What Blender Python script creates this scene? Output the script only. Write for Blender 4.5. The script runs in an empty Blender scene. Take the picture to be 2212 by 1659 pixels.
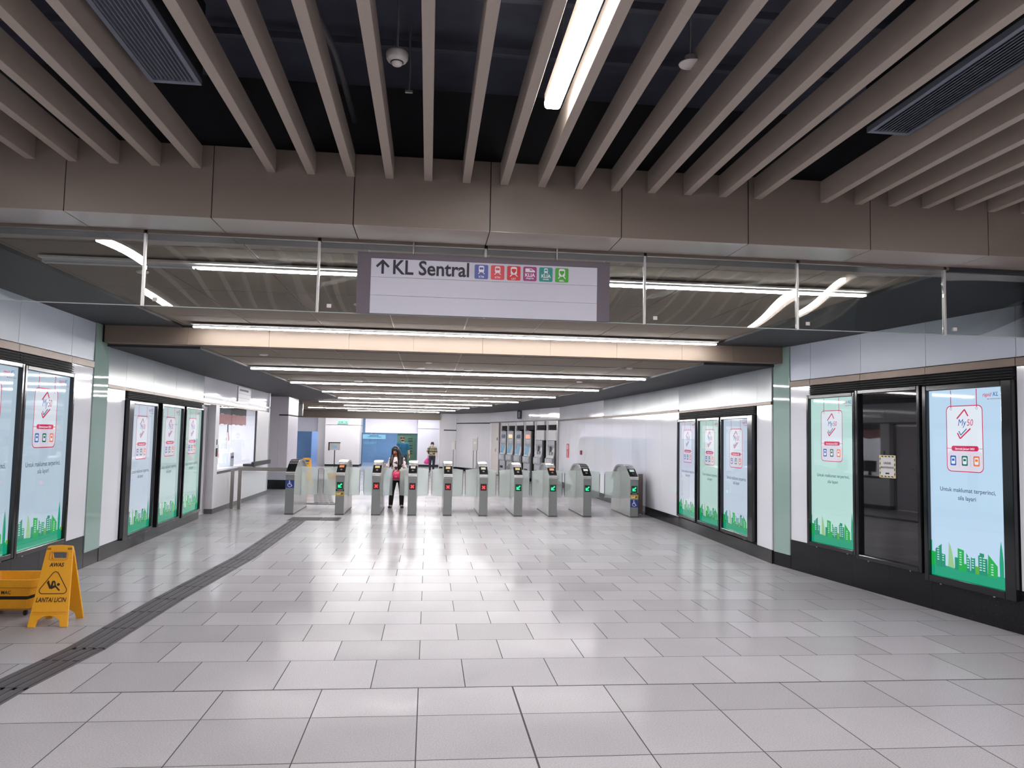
import bpy, math, random
from mathutils import Vector, Matrix, Euler
random.seed(7)
PI = math.pi
S = bpy.context.scene
COL = S.collection

# ------------------------------------------------------------------ camera, world, exposure
cam_d = bpy.data.cameras.new('camera')
cam = bpy.data.objects.new('camera', cam_d)
COL.objects.link(cam)
yaw, pit, rol = 0.10736178, 0.06839655, 0.02000198
fw = Vector((math.sin(yaw)*math.cos(pit), math.cos(yaw)*math.cos(pit), math.sin(pit)))
rt = Vector((math.cos(yaw), -math.sin(yaw), 0))
up = rt.cross(fw)
r2 = rt*math.cos(rol) + up*math.sin(rol)
u2 = -rt*math.sin(rol) + up*math.cos(rol)
EYE = Vector((0, 0, 1.68))
cam.matrix_world = Matrix(((r2.x, u2.x, -fw.x, EYE.x), (r2.y, u2.y, -fw.y, EYE.y), (r2.z, u2.z, -fw.z, EYE.z), (0, 0, 0, 1)))
cam_d.sensor_fit = 'HORIZONTAL'
cam_d.sensor_width = 36.0
cam_d.lens = 1655.3/2212*36.0
cam_d.clip_start = 0.05
cam_d.clip_end = 200
S.camera = cam

W = bpy.data.worlds.new('world')
S.world = W
W.use_nodes = True
W.node_tree.nodes['Background'].inputs[0].default_value = (0.55, 0.6, 0.7, 1)
W.node_tree.nodes['Background'].inputs[1].default_value = 0.02
S.view_settings.view_transform = 'Standard'
S.view_settings.look = 'None'
S.view_settings.gamma = 1
S.view_settings.use_curve_mapping = False
S.view_settings.exposure = 0.74
S.cycles.use_denoising = True
S.cycles.max_bounces = 10
S.cycles.transparent_max_bounces = 16
S.cycles.sample_clamp_indirect = 6
S.cycles.caustics_reflective = False
S.cycles.caustics_refractive = False
L_FAR, L_NEAR, L_SCREEN = 72.0, 53.0, 0.54

# ------------------------------------------------------------------ materials
def lin(c):
    c = c/255.0
    return c/12.92 if c <= 0.04045 else ((c+0.055)/1.055)**2.4
def rgb(r, g, b):
    return (lin(r), lin(g), lin(b), 1)
MC = {}
def pm(name, col, rough=0.5, metal=0.0, spec=0.5, emit=None, es=0.0, alpha=1.0, bump=None, noise=None, coat=0.0, tint=None, trans=0.0):
    """Principled material; noise=(scale, amount) mottles the colour, bump=(scale, strength), tint=(amount) uses the per-face tint."""
    if name in MC: return MC[name]
    m = bpy.data.materials.new(name); MC[name] = m
    m.use_nodes = True
    nt = m.node_tree; b = nt.nodes['Principled BSDF']
    c = rgb(*col)
    b.inputs['Base Color'].default_value = c
    b.inputs['Roughness'].default_value = rough
    b.inputs['Metallic'].default_value = metal
    b.inputs['Specular IOR Level'].default_value = spec
    b.inputs['Alpha'].default_value = alpha
    b.inputs['Coat Weight'].default_value = coat
    b.inputs['Coat Roughness'].default_value = 0.05
    b.inputs['Transmission Weight'].default_value = trans
    if emit:
        b.inputs['Emission Color'].default_value = rgb(*emit)
        b.inputs['Emission Strength'].default_value = es
    tc = nt.nodes.new('ShaderNodeTexCoord')
    src = None
    if noise:
        n = nt.nodes.new('ShaderNodeTexNoise'); n.inputs['Scale'].default_value = noise[0]; n.inputs['Detail'].default_value = 4
        nt.links.new(tc.outputs['Object'], n.inputs['Vector'])
        mr = nt.nodes.new('ShaderNodeMapRange')
        mr.inputs['From Min'].default_value = 0.25; mr.inputs['From Max'].default_value = 0.75
        mr.inputs['To Min'].default_value = 1-noise[1]; mr.inputs['To Max'].default_value = 1+noise[1]
        nt.links.new(n.outputs['Fac'], mr.inputs['Value'])
        src = mr.outputs['Result']
    if tint:
        a = nt.nodes.new('ShaderNodeAttribute'); a.attribute_name = 'tint'
        mr2 = nt.nodes.new('ShaderNodeMapRange')
        mr2.inputs['To Min'].default_value = 1-tint; mr2.inputs['To Max'].default_value = 1+tint
        nt.links.new(a.outputs['Fac'], mr2.inputs['Value'])
        if src:
            mm = nt.nodes.new('ShaderNodeMath'); mm.operation = 'MULTIPLY'
            nt.links.new(src, mm.inputs[0]); nt.links.new(mr2.outputs['Result'], mm.inputs[1]); src = mm.outputs[0]
        else: src = mr2.outputs['Result']
    if src:
        vm = nt.nodes.new('ShaderNodeVectorMath'); vm.operation = 'SCALE'
        vm.inputs[0].default_value = c[:3]
        nt.links.new(src, vm.inputs['Scale'])
        nt.links.new(vm.outputs[0], b.inputs['Base Color'])
    if bump:
        n = nt.nodes.new('ShaderNodeTexNoise'); n.inputs['Scale'].default_value = bump[0]; n.inputs['Detail'].default_value = 1
        nt.links.new(tc.outputs['Object'], n.inputs['Vector'])
        bp = nt.nodes.new('ShaderNodeBump'); bp.inputs['Strength'].default_value = bump[1]; bp.inputs['Distance'].default_value = 0.02
        nt.links.new(n.outputs['Fac'], bp.inputs['Height'])
        nt.links.new(bp.outputs['Normal'], b.inputs['Normal'])
    return m

def lamp(name, col, strength):
    return pm(name, (24, 24, 24), 0.5, emit=col, es=strength)

def floor_material():
    m = bpy.data.materials.new('polished_granite_tile'); m.use_nodes = True
    nt = m.node_tree; b = nt.nodes['Principled BSDF']; N = nt.nodes.new; K = nt.links.new
    tc = N('ShaderNodeTexCoord')
    sp = N('ShaderNodeTexNoise'); sp.inputs['Scale'].default_value = 130; sp.inputs['Detail'].default_value = 3; K(tc.outputs['Object'], sp.inputs['Vector'])
    big = N('ShaderNodeTexNoise'); big.inputs['Scale'].default_value = 1.1; big.inputs['Detail'].default_value = 6; K(tc.outputs['Object'], big.inputs['Vector'])
    at = N('ShaderNodeAttribute'); at.attribute_name = 'tint'
    def mr(sock, f0, f1, t0, t1):
        x = N('ShaderNodeMapRange'); x.inputs[1].default_value = f0; x.inputs[2].default_value = f1; x.inputs[3].default_value = t0; x.inputs[4].default_value = t1
        K(sock, x.inputs[0]); return x.outputs[0]
    def mul(a, c):
        x = N('ShaderNodeMath'); x.operation = 'MULTIPLY'; K(a, x.inputs[0]); K(c, x.inputs[1]); return x.outputs[0]
    f = mul(mul(mr(sp.outputs['Fac'], .3, .7, .83, 1.13), mr(big.outputs['Fac'], .3, .7, .96, 1.03)), mr(at.outputs['Fac'], 0, 1, .90, 1.06))
    v = N('ShaderNodeVectorMath'); v.operation = 'SCALE'; v.inputs[0].default_value = rgb(167, 164, 168)[:3]; K(f, v.inputs['Scale']); pass
    patch = N('ShaderNodeTexNoise'); patch.inputs['Scale'].default_value = 1.7; patch.inputs['Detail'].default_value = 5; patch.inputs['Distortion'].default_value = .6; K(tc.outputs['Object'], patch.inputs['Vector'])
    nt.nodes.remove(b)
    df = N('ShaderNodeBsdfDiffuse'); K(v.outputs[0], df.inputs[0])
    gl = N('ShaderNodeBsdfGlossy'); gl.inputs[0].default_value = (1, .985, .98, 1); K(mr(patch.outputs['Fac'], .35, .68, .12, .20), gl.inputs['Roughness'])
    lw = N('ShaderNodeLayerWeight'); lw.inputs[0].default_value = .5
    pw = N('ShaderNodeMath'); pw.operation = 'POWER'; pw.inputs[1].default_value = 10; K(lw.outputs['Facing'], pw.inputs[0])
    sc = N('ShaderNodeMath'); sc.operation = 'MULTIPLY_ADD'; sc.inputs[1].default_value = .85; sc.inputs[2].default_value = .012; K(pw.outputs[0], sc.inputs[0])
    mx = N('ShaderNodeMixShader'); K(sc.outputs[0], mx.inputs[0]); K(df.outputs[0], mx.inputs[1]); K(gl.outputs[0], mx.inputs[2]); K(mx.outputs[0], nt.nodes['Material Output'].inputs[0])
    return m

def glass_pane(name, tintc, refl, rough=0.0, bump=None, diff=0.0, ior=1.5):
    """thin pane: clear tinted transmission, a mirror reflection that grows at grazing angles, optionally frosted"""
    if name in MC: return MC[name]
    m = bpy.data.materials.new(name); MC[name] = m; m.use_nodes = True
    nt = m.node_tree; nt.nodes.remove(nt.nodes['Principled BSDF']); N = nt.nodes.new; K = nt.links.new
    out = nt.nodes['Material Output']
    tr = N('ShaderNodeBsdfTransparent'); tr.inputs[0].default_value = tintc
    gl = N('ShaderNodeBsdfGlossy'); gl.inputs['Roughness'].default_value = rough
    fr = N('ShaderNodeFresnel'); fr.inputs[0].default_value = ior
    mu = N('ShaderNodeMath'); mu.operation = 'MULTIPLY'; mu.inputs[1].default_value = refl; mu.use_clamp = True
    K(fr.outputs[0], mu.inputs[0])
    base = tr.outputs[0]
    if diff:
        df = N('ShaderNodeBsdfDiffuse'); df.inputs[0].default_value = rgb(252, 255, 253)
        tl = N('ShaderNodeBsdfTranslucent'); tl.inputs[0].default_value = rgb(250, 255, 252)
        m0 = N('ShaderNodeMixShader'); m0.inputs[0].default_value = .5; K(df.outputs[0], m0.inputs[1]); K(tl.outputs[0], m0.inputs[2])
        m1 = N('ShaderNodeMixShader'); m1.inputs[0].default_value = diff; K(tr.outputs[0], m1.inputs[1]); K(m0.outputs[0], m1.inputs[2]); base = m1.outputs[0]
    mx = N('ShaderNodeMixShader'); K(mu.outputs[0], mx.inputs[0]); K(base, mx.inputs[1]); K(gl.outputs[0], mx.inputs[2]); K(mx.outputs[0], out.inputs[0])
    if bump:
        tc = N('ShaderNodeTexCoord'); n = N('ShaderNodeTexNoise'); n.inputs['Scale'].default_value = bump[0]; n.inputs['Detail'].default_value = 0
        K(tc.outputs['Object'], n.inputs['Vector'])
        bp = N('ShaderNodeBump'); bp.inputs['Strength'].default_value = bump[1]; bp.inputs['Distance'].default_value = .05
        K(n.outputs['Fac'], bp.inputs['Height']); K(bp.outputs[0], gl.inputs['Normal'])
    return m

M_FLOOR = floor_material()
GROUT = pm('dark_grout', (52, 49, 50), .8, noise=(30, .2))
JOINT = pm('rubber_joint', (58, 56, 58), .7, noise=(30, .1))
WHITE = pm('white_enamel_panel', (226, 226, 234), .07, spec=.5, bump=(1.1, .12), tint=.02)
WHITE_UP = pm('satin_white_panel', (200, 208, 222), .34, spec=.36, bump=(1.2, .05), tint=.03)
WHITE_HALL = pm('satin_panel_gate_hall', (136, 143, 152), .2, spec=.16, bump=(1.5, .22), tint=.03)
WHITE_PLAIN = pm('white_paint', (214, 212, 216), .4, noise=(3, .02))
GREY_WALL = pm('grey_lilac_panel', (194, 188, 198), .35, noise=(3, .03))
BACKING = pm('dark_backing', (28, 28, 32), .8, noise=(5, .1))
GREEN = pm('sea_green_back_painted_glass', (150, 174, 167), .03, spec=.7, noise=(1, .02))
BASE = pm('black_granite_plinth', (24, 24, 28), .16, spec=.3, noise=(60, .3))
STRIP = pm('bronze_strip', (112, 99, 91), .42, metal=.7, noise=(3, .1))
TAUPE = pm('taupe_panel', (118, 108, 98), .42, spec=.4, noise=(180, .05))
TAUPE_BEAM = pm('tan_beam_panel', (120, 106, 94), .5, spec=.3, noise=(120, .03))
SLAT = pm('taupe_slat', (158, 147, 137), .5, spec=.35, noise=(160, .06))
CEIL = pm('brown_metal_ceiling_panel', (138, 126, 115), .9, spec=.08, noise=(90, .04), tint=.03)
CEIL_LINE = pm('pale_ceiling_joint', (150, 139, 130), .5, noise=(40, .03))
DARKCEIL = pm('black_ceiling_paint', (60, 64, 78), .75, noise=(4, .3))
STRIPBLACK = pm('charcoal_ceiling_strip', (46, 46, 50), .6, noise=(60, .12))
NIGHT = pm('matte_black', (18, 18, 22), .6, noise=(20, .1))
BLACKFRAME = pm('gloss_black_frame', (22, 23, 27), .12, spec=.6, noise=(20, .05))
OFFSCREEN = pm('switched_off_glass_screen', (16, 16, 18), .02, spec=.9, noise=(4, .1))
STEEL = pm('brushed_steel', (196, 196, 192), .24, metal=.9, noise=(60, .06))
STEELSIDE = pm('satin_steel_sheet', (186, 188, 183), .22, metal=.75, noise=(40, .04))
CHROME = pm('polished_chrome', (240, 240, 242), .26, metal=1, noise=(20, .02))
GATEGREY = pm('grey_powder_coat', (128, 130, 130), .42, spec=.4, noise=(160, .03))
RUBBER = pm('black_rubber', (22, 22, 24), .6, noise=(40, .1))
READER = pm('black_reader_glass', (20, 20, 22), .12, noise=(30, .05))
YELLOW = pm('yellow_plastic', (236, 168, 30), .38, noise=(30, .04))
YELLOW_D = pm('yellow_plastic_cart', (228, 160, 34), .42, noise=(20, .05))
INK = pm('dark_print', (44, 30, 18), .6, noise=(60, .05))
TACT = pm('dark_tactile_rubber', (92, 88, 92), .55, noise=(40, .1))
TACT_D = pm('tactile_rib', (70, 67, 71), .5, noise=(40, .1))
LAMPW = lamp('white_tube_diffuser', (253, 252, 252), L_FAR)
LAMPN = lamp('near_tube_diffuser', (255, 250, 248), L_NEAR)
LAMPM = lamp('middle_tube_diffuser', (253, 252, 252), 49.0)
UNLIT = pm('unlit_diffuser', (176, 176, 178), .4, noise=(20, .03))
PLASTIC = pm('white_plastic', (206, 202, 198), .45, noise=(30, .03))
CURTAIN = glass_pane('smoke_curtain_glass', (.90, .93, .92, 1), 2.6, bump=(1.1, .85))
LEAF = glass_pane('frosted_gate_glass', (.93, 1, .97, 1), .8, rough=.15, diff=.34)
CLEAR = glass_pane('clear_window_glass', (.93, .96, .96, 1), .2)
BLUEGLASS = glass_pane('blue_tinted_glass', (.80, .88, .95, 1), .5)

# ------------------------------------------------------------------ mesh builder
TXT = {}
def text_geo(body, size, align='CENTER', bold=0.0, shear=0.0):
    k = (body, size, align, bold, shear)
    if k in TXT: return TXT[k]
    c = bpy.data.curves.new('t', 'FONT'); c.body = body; c.size = size; c.align_x = align; c.shear = shear; c.offset = bold; c.resolution_u = 3
    o = bpy.data.objects.new('t', c); COL.objects.link(o)
    dg = bpy.context.evaluated_depsgraph_get()
    me = bpy.data.meshes.new_from_object(o.evaluated_get(dg))
    g = ([(v.co.x, v.co.y) for v in me.vertices], [list(p.vertices) for p in me.polygons])
    bpy.data.objects.remove(o); bpy.data.curves.remove(c); bpy.data.meshes.remove(me)
    TXT[k] = g
    return g

class MB:
    def __init__(s, M=None):
        s.v, s.f, s.m, s.t = [], [], [], []
        s.M = M or Matrix()
    def add(s, vs, fs, m=0, t=None):
        b = len(s.v)
        s.v += [tuple(s.M @ Vector(p)) for p in vs]
        for f in fs:
            s.f.append([b+i for i in f]); s.m.append(m); s.t.append(random.random() if t is None else t)
        return s
    def box(s, x0, x1, y0, y1, z0, z1, m=0, t=None):
        if t is None: t = random.random()
        v = [(x0, y0, z0), (x1, y0, z0), (x1, y1, z0), (x0, y1, z0), (x0, y0, z1), (x1, y0, z1), (x1, y1, z1), (x0, y1, z1)]
        return s.add(v, [(0, 3, 2, 1), (4, 5, 6, 7), (0, 1, 5, 4), (1, 2, 6, 5), (2, 3, 7, 6), (3, 0, 4, 7)], m, t)
    def hexa(s, v, m=0):
        return s.add(v, [(0, 3, 2, 1), (4, 5, 6, 7), (0, 1, 5, 4), (1, 2, 6, 5), (2, 3, 7, 6), (3, 0, 4, 7)], m)
    def poly(s, pts, y=0.0, m=0):           # flat face in the x-z plane, looking towards -y
        return s.add([(p[0], y, p[1]) for p in pts], [list(range(len(pts)))], m)
    def ring(s, o, i, y=0.0, m=0):
        n = len(o)
        return s.add([(p[0], y, p[1]) for p in o]+[(p[0], y, p[1]) for p in i], [(k, (k+1) % n, n+(k+1) % n, n+k) for k in range(n)], m)
    def prism_yz(s, pts, x0, x1, m=0):      # profile in y-z, extruded along x
        n = len(pts)
        v = [(x0, p[0], p[1]) for p in pts]+[(x1, p[0], p[1]) for p in pts]
        return s.add(v, [list(range(n))[::-1], list(range(n, 2*n))]+[(k, (k+1) % n, n+(k+1) % n, n+k) for k in range(n)], m)
    def prism_xz(s, pts, y0, y1, m=0):
        n = len(pts)
        v = [(p[0], y0, p[1]) for p in pts]+[(p[0], y1, p[1]) for p in pts]
        return s.add(v, [list(range(n)), list(range(n, 2*n))[::-1]]+[(k, n+k, n+(k+1) % n, (k+1) % n) for k in range(n)], m)
    def prism_xy(s, pts, z0, z1, m=0):
        n = len(pts)
        v = [(p[0], p[1], z0) for p in pts]+[(p[0], p[1], z1) for p in pts]
        return s.add(v, [list(range(n))[::-1], list(range(n, 2*n))]+[(k, (k+1) % n, n+(k+1) % n, n+k) for k in range(n)], m)
    def stroke(s, a, b, w, y=0.0, m=0):
        d = Vector((b[0]-a[0], b[1]-a[1])); n = Vector((-d.y, d.x)).normalized()*w/2
        return s.poly([(a[0]-n.x, a[1]-n.y), (b[0]-n.x, b[1]-n.y), (b[0]+n.x, b[1]+n.y), (a[0]+n.x, a[1]+n.y)], y, m)
    def text(s, body, x, z, size, y=0.0, m=0, align='CENTER', bold=0.0, shear=0.0, sx=1.0):
        vs, fs = text_geo(body, size, align, bold, shear)
        return s.add([(x+p[0]*sx, y, z+p[1]) for p in vs], fs, m)
    def tube(s, path, r, n=10, m=0, r1=None):
        path = [Vector(p) for p in path]; k = len(path); vs = []
        pn = None
        for i, p in enumerate(path):
            d = (path[min(i+1, k-1)]-path[max(i-1, 0)]).normalized()
            a = Vector((0, 0, 1)) if abs(d.z) < .9 else Vector((1, 0, 0))
            if pn is not None: a = pn
            u = (a-d*a.dot(d)).normalized(); w = d.cross(u); pn = u
            rr = r if r1 is None else r+(r1-r)*i/(k-1)
            vs += [tuple(p+u*math.cos(2*PI*j/n)*rr+w*math.sin(2*PI*j/n)*rr) for j in range(n)]
        fs = [(i*n+j, i*n+(j+1) % n, (i+1)*n+(j+1) % n, (i+1)*n+j) for i in range(k-1) for j in range(n)]
        fs += [list(range(n))[::-1], list(range((k-1)*n, k*n))]
        return s.add(vs, fs, m)
    def lathe(s, prof, c=(0, 0, 0), n=24, m=0):   # prof: (radius, z) from bottom to top
        k = len(prof); vs = []
        for r, z in prof: vs += [(c[0]+r*math.cos(2*PI*j/n), c[1]+r*math.sin(2*PI*j/n), c[2]+z) for j in range(n)]
        fs = [(i*n+j, i*n+(j+1) % n, (i+1)*n+(j+1) % n, (i+1)*n+j) for i in range(k-1) for j in range(n)]
        fs += [list(range(n))[::-1], list(range((k-1)*n, k*n))]
        return s.add(vs, fs, m)
    def loft(s, rings, n=16, m=0):          # rings: (centre, rx, ry)
        vs = []
        for c, rx, ry in rings: vs += [(c[0]+rx*math.cos(2*PI*j/n), c[1]+ry*math.sin(2*PI*j/n), c[2]) for j in range(n)]
        k = len(rings)
        fs = [(i*n+j, i*n+(j+1) % n, (i+1)*n+(j+1) % n, (i+1)*n+j) for i in range(k-1) for j in range(n)]
        fs += [list(range(n))[::-1], list(range((k-1)*n, k*n))]
        return s.add(vs, fs, m)
    def ell(s, c, r, R=None, n=14, m=0):
        vs = []; fs = []
        for i in range(n+1):
            a = -PI/2+PI*i/n
            for j in range(n):
                p = Vector((r[0]*math.cos(a)*math.cos(2*PI*j/n), r[1]*math.cos(a)*math.sin(2*PI*j/n), r[2]*math.sin(a)))
                if R: p = R @ p
                vs.append(tuple(Vector(c)+p))
        for i in range(n):
            for j in range(n): fs.append((i*n+j, i*n+(j+1) % n, (i+1)*n+(j+1) % n, (i+1)*n+j))
        return s.add(vs, fs, m)
    def cap(s, a, b, r0, r1, n=12):
        a = Vector(a); b = Vector(b)
        s.tube([a, b], r0, n, r1=r1); s.ell(a, (r0,)*3, n=10); s.ell(b, (r1,)*3, n=10); return s
    def build(s, name, mats, parent=None, smooth=False, bevel=0.0):
        me = bpy.data.meshes.new(name)
        me.from_pydata(s.v, [], s.f)
        if not isinstance(mats, (list, tuple)): mats = [mats]
        for m in mats: me.materials.append(m)
        me.polygons.foreach_set('material_index', [min(i, len(mats)-1) for i in s.m])
        at = me.attributes.new('tint', 'FLOAT', 'FACE'); at.data.foreach_set('value', s.t)
        if smooth: me.polygons.foreach_set('use_smooth', [True]*len(me.polygons))
        me.update()
        o = bpy.data.objects.new(name, me); COL.objects.link(o)
        if parent: o.parent = parent
        if bevel:
            b = o.modifiers.new('bevel', 'BEVEL'); b.width = bevel; b.segments = 2; b.limit_method = 'ANGLE'; b.angle_limit = .7
        return o

def tag(o, label, cat, group=None):
    o['label'] = label; o['category'] = cat
    if group: o['group'] = group
    return o
def thing(name, label, cat, loc=(0, 0, 0), rotz=0.0, group=None):
    o = bpy.data.objects.new(name, None); COL.objects.link(o)
    o.location = loc; o.rotation_euler = (0, 0, rotz); o.empty_display_size = .1
    return tag(o, label, cat, group)
def struct(o, label=None):
    o['kind'] = 'structure'
    if label: o['label'] = label
    return o
def children(o): return [c for c in COL.objects if c.parent == o]
def dup(o, loc, rotz=None, label=None, group=None, parent=None):
    c = o.copy(); COL.objects.link(c)
    if parent: c.parent = parent
    else:
        c.location = loc
        if rotz is not None: c.rotation_euler = (0, 0, rotz)
    if label: c['label'] = label
    if group: c['group'] = group
    for ch in children(o): dup(ch, None, parent=c)
    return c
def rrect(x0, z0, x1, z1, r, n=5):
    P = []
    for cx, cz, a0 in ((x1-r, z0+r, -90), (x1-r, z1-r, 0), (x0+r, z1-r, 90), (x0+r, z0+r, 180)):
        for k in range(n+1):
            a = math.radians(a0+90*k/n); P.append((cx+r*math.cos(a), cz+r*math.sin(a)))
    return P
def circ(cx, cz, r, n=16, a0=0, a1=360):
    return [(cx+r*math.cos(math.radians(a0+(a1-a0)*k/n)), cz+r*math.sin(math.radians(a0+(a1-a0)*k/n))) for k in range(n)]
def wall_frame(P, Q):       # x runs P->Q (to the right as seen from the room), y goes into the wall
    d = Vector((Q[0]-P[0], Q[1]-P[1])); a = math.atan2(d.y, d.x)
    return Matrix.Translation((P[0], P[1], 0)) @ Matrix.Rotation(a, 4, 'Z'), a, d.length
def wpt(P, Q, u, v=0.0, z=0.0):
    M, a, l = wall_frame(P, Q); p = M @ Vector((u, v, z)); return (p.x, p.y, p.z)

# ------------------------------------------------------------------ plan of the concourse
NR0, NR1 = (4.84, 9.85), (5.343, 6.447)      # near right wall, far end -> near end
NL0, NL1 = (-3.84, 1.6), (-4.088, 9.83)      # near left wall, near end -> far end
FR0, FR1 = (4.887, 14.62), (4.762, 10.25)    # right wall beyond the second beam
FL0, FL1 = (-4.10, 10.30), (-4.312, 15.3)    # left wall beyond the second beam
Z1, Z2, ZN = 3.0, 2.75, 3.95                 # ceiling heights: glass bay, gate hall, slatted bay

# ------------------------------------------------------------------ floor
ROWS = [-4.9, -4.3, -3.7, -3.1, -2.5, -1.9, -1.3, -.7, -.1, .5, 1.1, 1.7, 2.3, 2.9, 3.5, 4.11, 4.746, 5.254, 5.905, 6.447, 6.989, 7.476, 7.956, 8.434, 8.883, 9.335, 9.789, 10.341, 10.931, 11.524, 12.103, 12.727, 13.319, 13.902, 14.54]
while ROWS[-1] < 48: ROWS.append(ROWS[-1]+.6)
fl = MB()
XL, XR, TW, G = -8.8, 8.8, .627, .0055
for r in range(len(ROWS)-1):
    y0, y1 = ROWS[r], ROWS[r+1]
    off = -.02 if (r < 17 or (r-17) % 2 == 1) else .293
    g0 = .009 if r in (17, 26, 34) else G*.6
    x = off-TW*15
    while x < XR:
        a, b = max(x, XL), min(x+TW, XR)
        if b-a > .05:
            gx = .008 if (r < 17 and abs(a-.607) < .02) else G*.6
            fl.add([(a+gx, y0+g0, 0), (b-G*.6, y0+g0, 0), (b-G*.6, y1-G*.6, 0), (a+gx, y1-G*.6, 0)], [(0, 1, 2, 3)], 0)
        x += TW
fl.box(XL, XR, -5, 48, -.12, -.002, 1)
struct(fl.build('floor', [M_FLOOR, GROUT]), 'grey speckled granite tile floor of the station concourse')

# tactile guide path, four raised ribs
def tactile(name, path, width, label, ribs=4, cross=False):
    t = thing(name, label, 'tactile paving', (path[0][0], path[0][1], 0))
    base = MB(Matrix.Translation((-path[0][0], -path[0][1], 0))); rb = MB(Matrix.Translation((-path[0][0], -path[0][1], 0)))
    for (a, b) in zip(path[:-1], path[1:]):
        A, B = Vector(a), Vector(b); d = (B-A); L = d.length; d /= L; n = Vector((-d.y, d.x))
        q = lambda s, w: tuple(A+d*s+n*w)
        base.prism_xy([q(-.02, width/2), q(-.02, -width/2), q(L+.02, -width/2), q(L+.02, width/2)][::-1], .001, .004)
        k = 0; st = .6
        while k*st < L:
            s0, s1 = k*st+.01, min((k+1)*st-.01, L)
            for j in range(ribs):
                c = -width/2+width*(j+.5)/ribs; w = width/ribs*.30
                rb.prism_xy([q(s0, c-w), q(s1, c-w), q(s1, c+w), q(s0, c+w)], .004, .010)
            k += 1
    base.build('mat', TACT, t); rb.build('rib_pattern', TACT_D, t)
tactile('tactile_strip', [(-2.70, 4.4), (-2.66, 5.35), (-2.55, 6.27), (-2.52, 8.05), (-2.39, 10.7), (-2.42, 15.1)], .30, 'dark grey ribbed tactile strip running up the left of the near floor to the gates')
tactile('tactile_strip', [(-2.62, 15.40), (-1.68, 15.40)], .50, 'short dark tactile strip lying across in front of the gates', 8)
tactile('tactile_strip', [(-2.45, 19.0), (-3.85, 28.3)], .46, 'dark tactile strip leading away behind the wide left gate', 4)
tactile('tactile_strip', [(-2.9, 18.65), (-2.05, 18.65)], .38, 'short dark tactile strip lying across just behind the wide left gate', 6)

# ------------------------------------------------------------------ ceilings, beams
def panel_ceiling(name, x0, x1, y0, y1, z, xs, ys, label):
    c = MB()
    X = [x0]+[x for x in xs if x0+.05 < x < x1-.05]+[x1]; Y = [y0]+[y for y in ys if y0+.05 < y < y1-.05]+[y1]
    for i in range(len(X)-1):
        for j in range(len(Y)-1):
            c.box(X[i]+.008, X[i+1]-.008, Y[j]+.005, Y[j+1]-.005, z, z+.02, 0)
    c.box(x0, x1, y0, y1, z+.006, z+.05, 1)
    return struct(c.build(name, [CEIL, CEIL_LINE]), label)
xs1 = [.41+.87*k for k in range(-6, 6)]
panel_ceiling('ceiling_glass_bay', -3.12, 3.83, 5.45, 10.02, Z1, xs1, [5.67, 7.41, 9.15], 'brown panel ceiling between the two beams')
cs = MB()
cs.box(-5.2, -3.12, 5.26, 10.02, 2.972, 3.06); cs.box(3.83, 6.6, 5.26, 10.02, 2.972, 3.06)
cs.box(-5.2, 6.6, 5.26, 10.3, 3.07, 3.2)
struct(cs.build('ceiling_strip', STRIPBLACK), 'charcoal ceiling strips along both walls')
xs2 = [.41+.83*k for k in range(-8, 6)]
panel_ceiling('ceiling_gate_hall', -6.6, 3.78, 10.2, 38.0, Z2, xs2, [11.3+1.66*k for k in range(0, 17)], 'brown panel ceiling over the ticket gates')
ce = MB()
ce.prism_xy([(-4.5, 10.2), (-2.95, 10.2), (-2.93, 16), (-2.72, 19.5), (-2.70, 22.9), (-3.65, 25.5), (-5.6, 28.5), (-7.5, 28.5), (-7.5, 10.2)], Z2-.028, Z2+.001)
ce.prism_xy([(3.76, 10.2), (6.0, 10.2), (6.0, 38), (.3, 38), (.52, 35.1), (1.14, 32.1), (1.56, 28.7), (2.16, 25.7), (2.70, 22.75), (3.28, 19.5), (3.69, 16.2), (3.75, 12.8)], Z2-.028, Z2+.001)
ce.box(-7.5, 6.2, 10.2, 38, Z2+.055, Z2+.15)
struct(ce.build('ceiling_border', STRIPBLACK), 'charcoal ceiling border curving along the walls of the gate hall')
cl = MB()
for k in range(7): cl.box(-6.6, 3.7, 11.28+3.25*k, 11.33+3.25*k, Z2-.003, Z2+.001)
struct(cl.build('ceiling_slot', NIGHT), 'thin dark slots across the gate hall ceiling between the lights')
cb = MB(); cb.box(-8, 6.2, 37.3, 47, Z2, Z2+.1)
struct(cb.build('ceiling_rear', WHITE_PLAIN), 'white ceiling at the far end')
cn = MB(); cn.box(-6.5, 8.5, -5, 5.25, ZN, ZN+.1)
struct(cn.build('ceiling_slatted_bay', DARKCEIL), 'black ceiling above the slats')

b1 = MB()
xj = [.36+.87*k for k in range(-7, 9)]
for a, b in zip(xj[:-1], xj[1:]):
    b1.box(a+.003, b-.003, 4.867, 4.89, 3.0015, 3.46); b1.box(a+.003, b-.003, 4.868, 5.235, 3.0, 3.015, 2)
b1.box(-5.7, 7.3, 4.88, 5.235, 3.012, 3.46, 1); b1.box(-5.7, 7.3, 4.95, 5.26, 3.44, ZN, 1)
b1.box(-5.7, 7.3, 5.30, 5.46, 2.985, 3.10, 1)
struct(b1.build('beam_front', [TAUPE, BACKING, pm('taupe_soffit_floor_lit', (158, 144, 134), .2, spec=.7, noise=(120, .03))]), 'taupe clad beam at the end of the slats')  # soffit panels coloured lighter to stand in for light bounced off the floor
b2 = MB()
xj = [-4.05, -3.05, -2.05, -1.05]+[-.22+.9*k for k in range(0, 5)]+[4.1, 4.8]
for a, b in zip(xj[:-1], xj[1:]): b2.box(a+.0015, b-.0015, 10.0, 10.26, 2.757, 2.971)
b2.box(-4.2, 4.95, 10.03, 10.24, 2.76, 3.1, 1)
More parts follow.
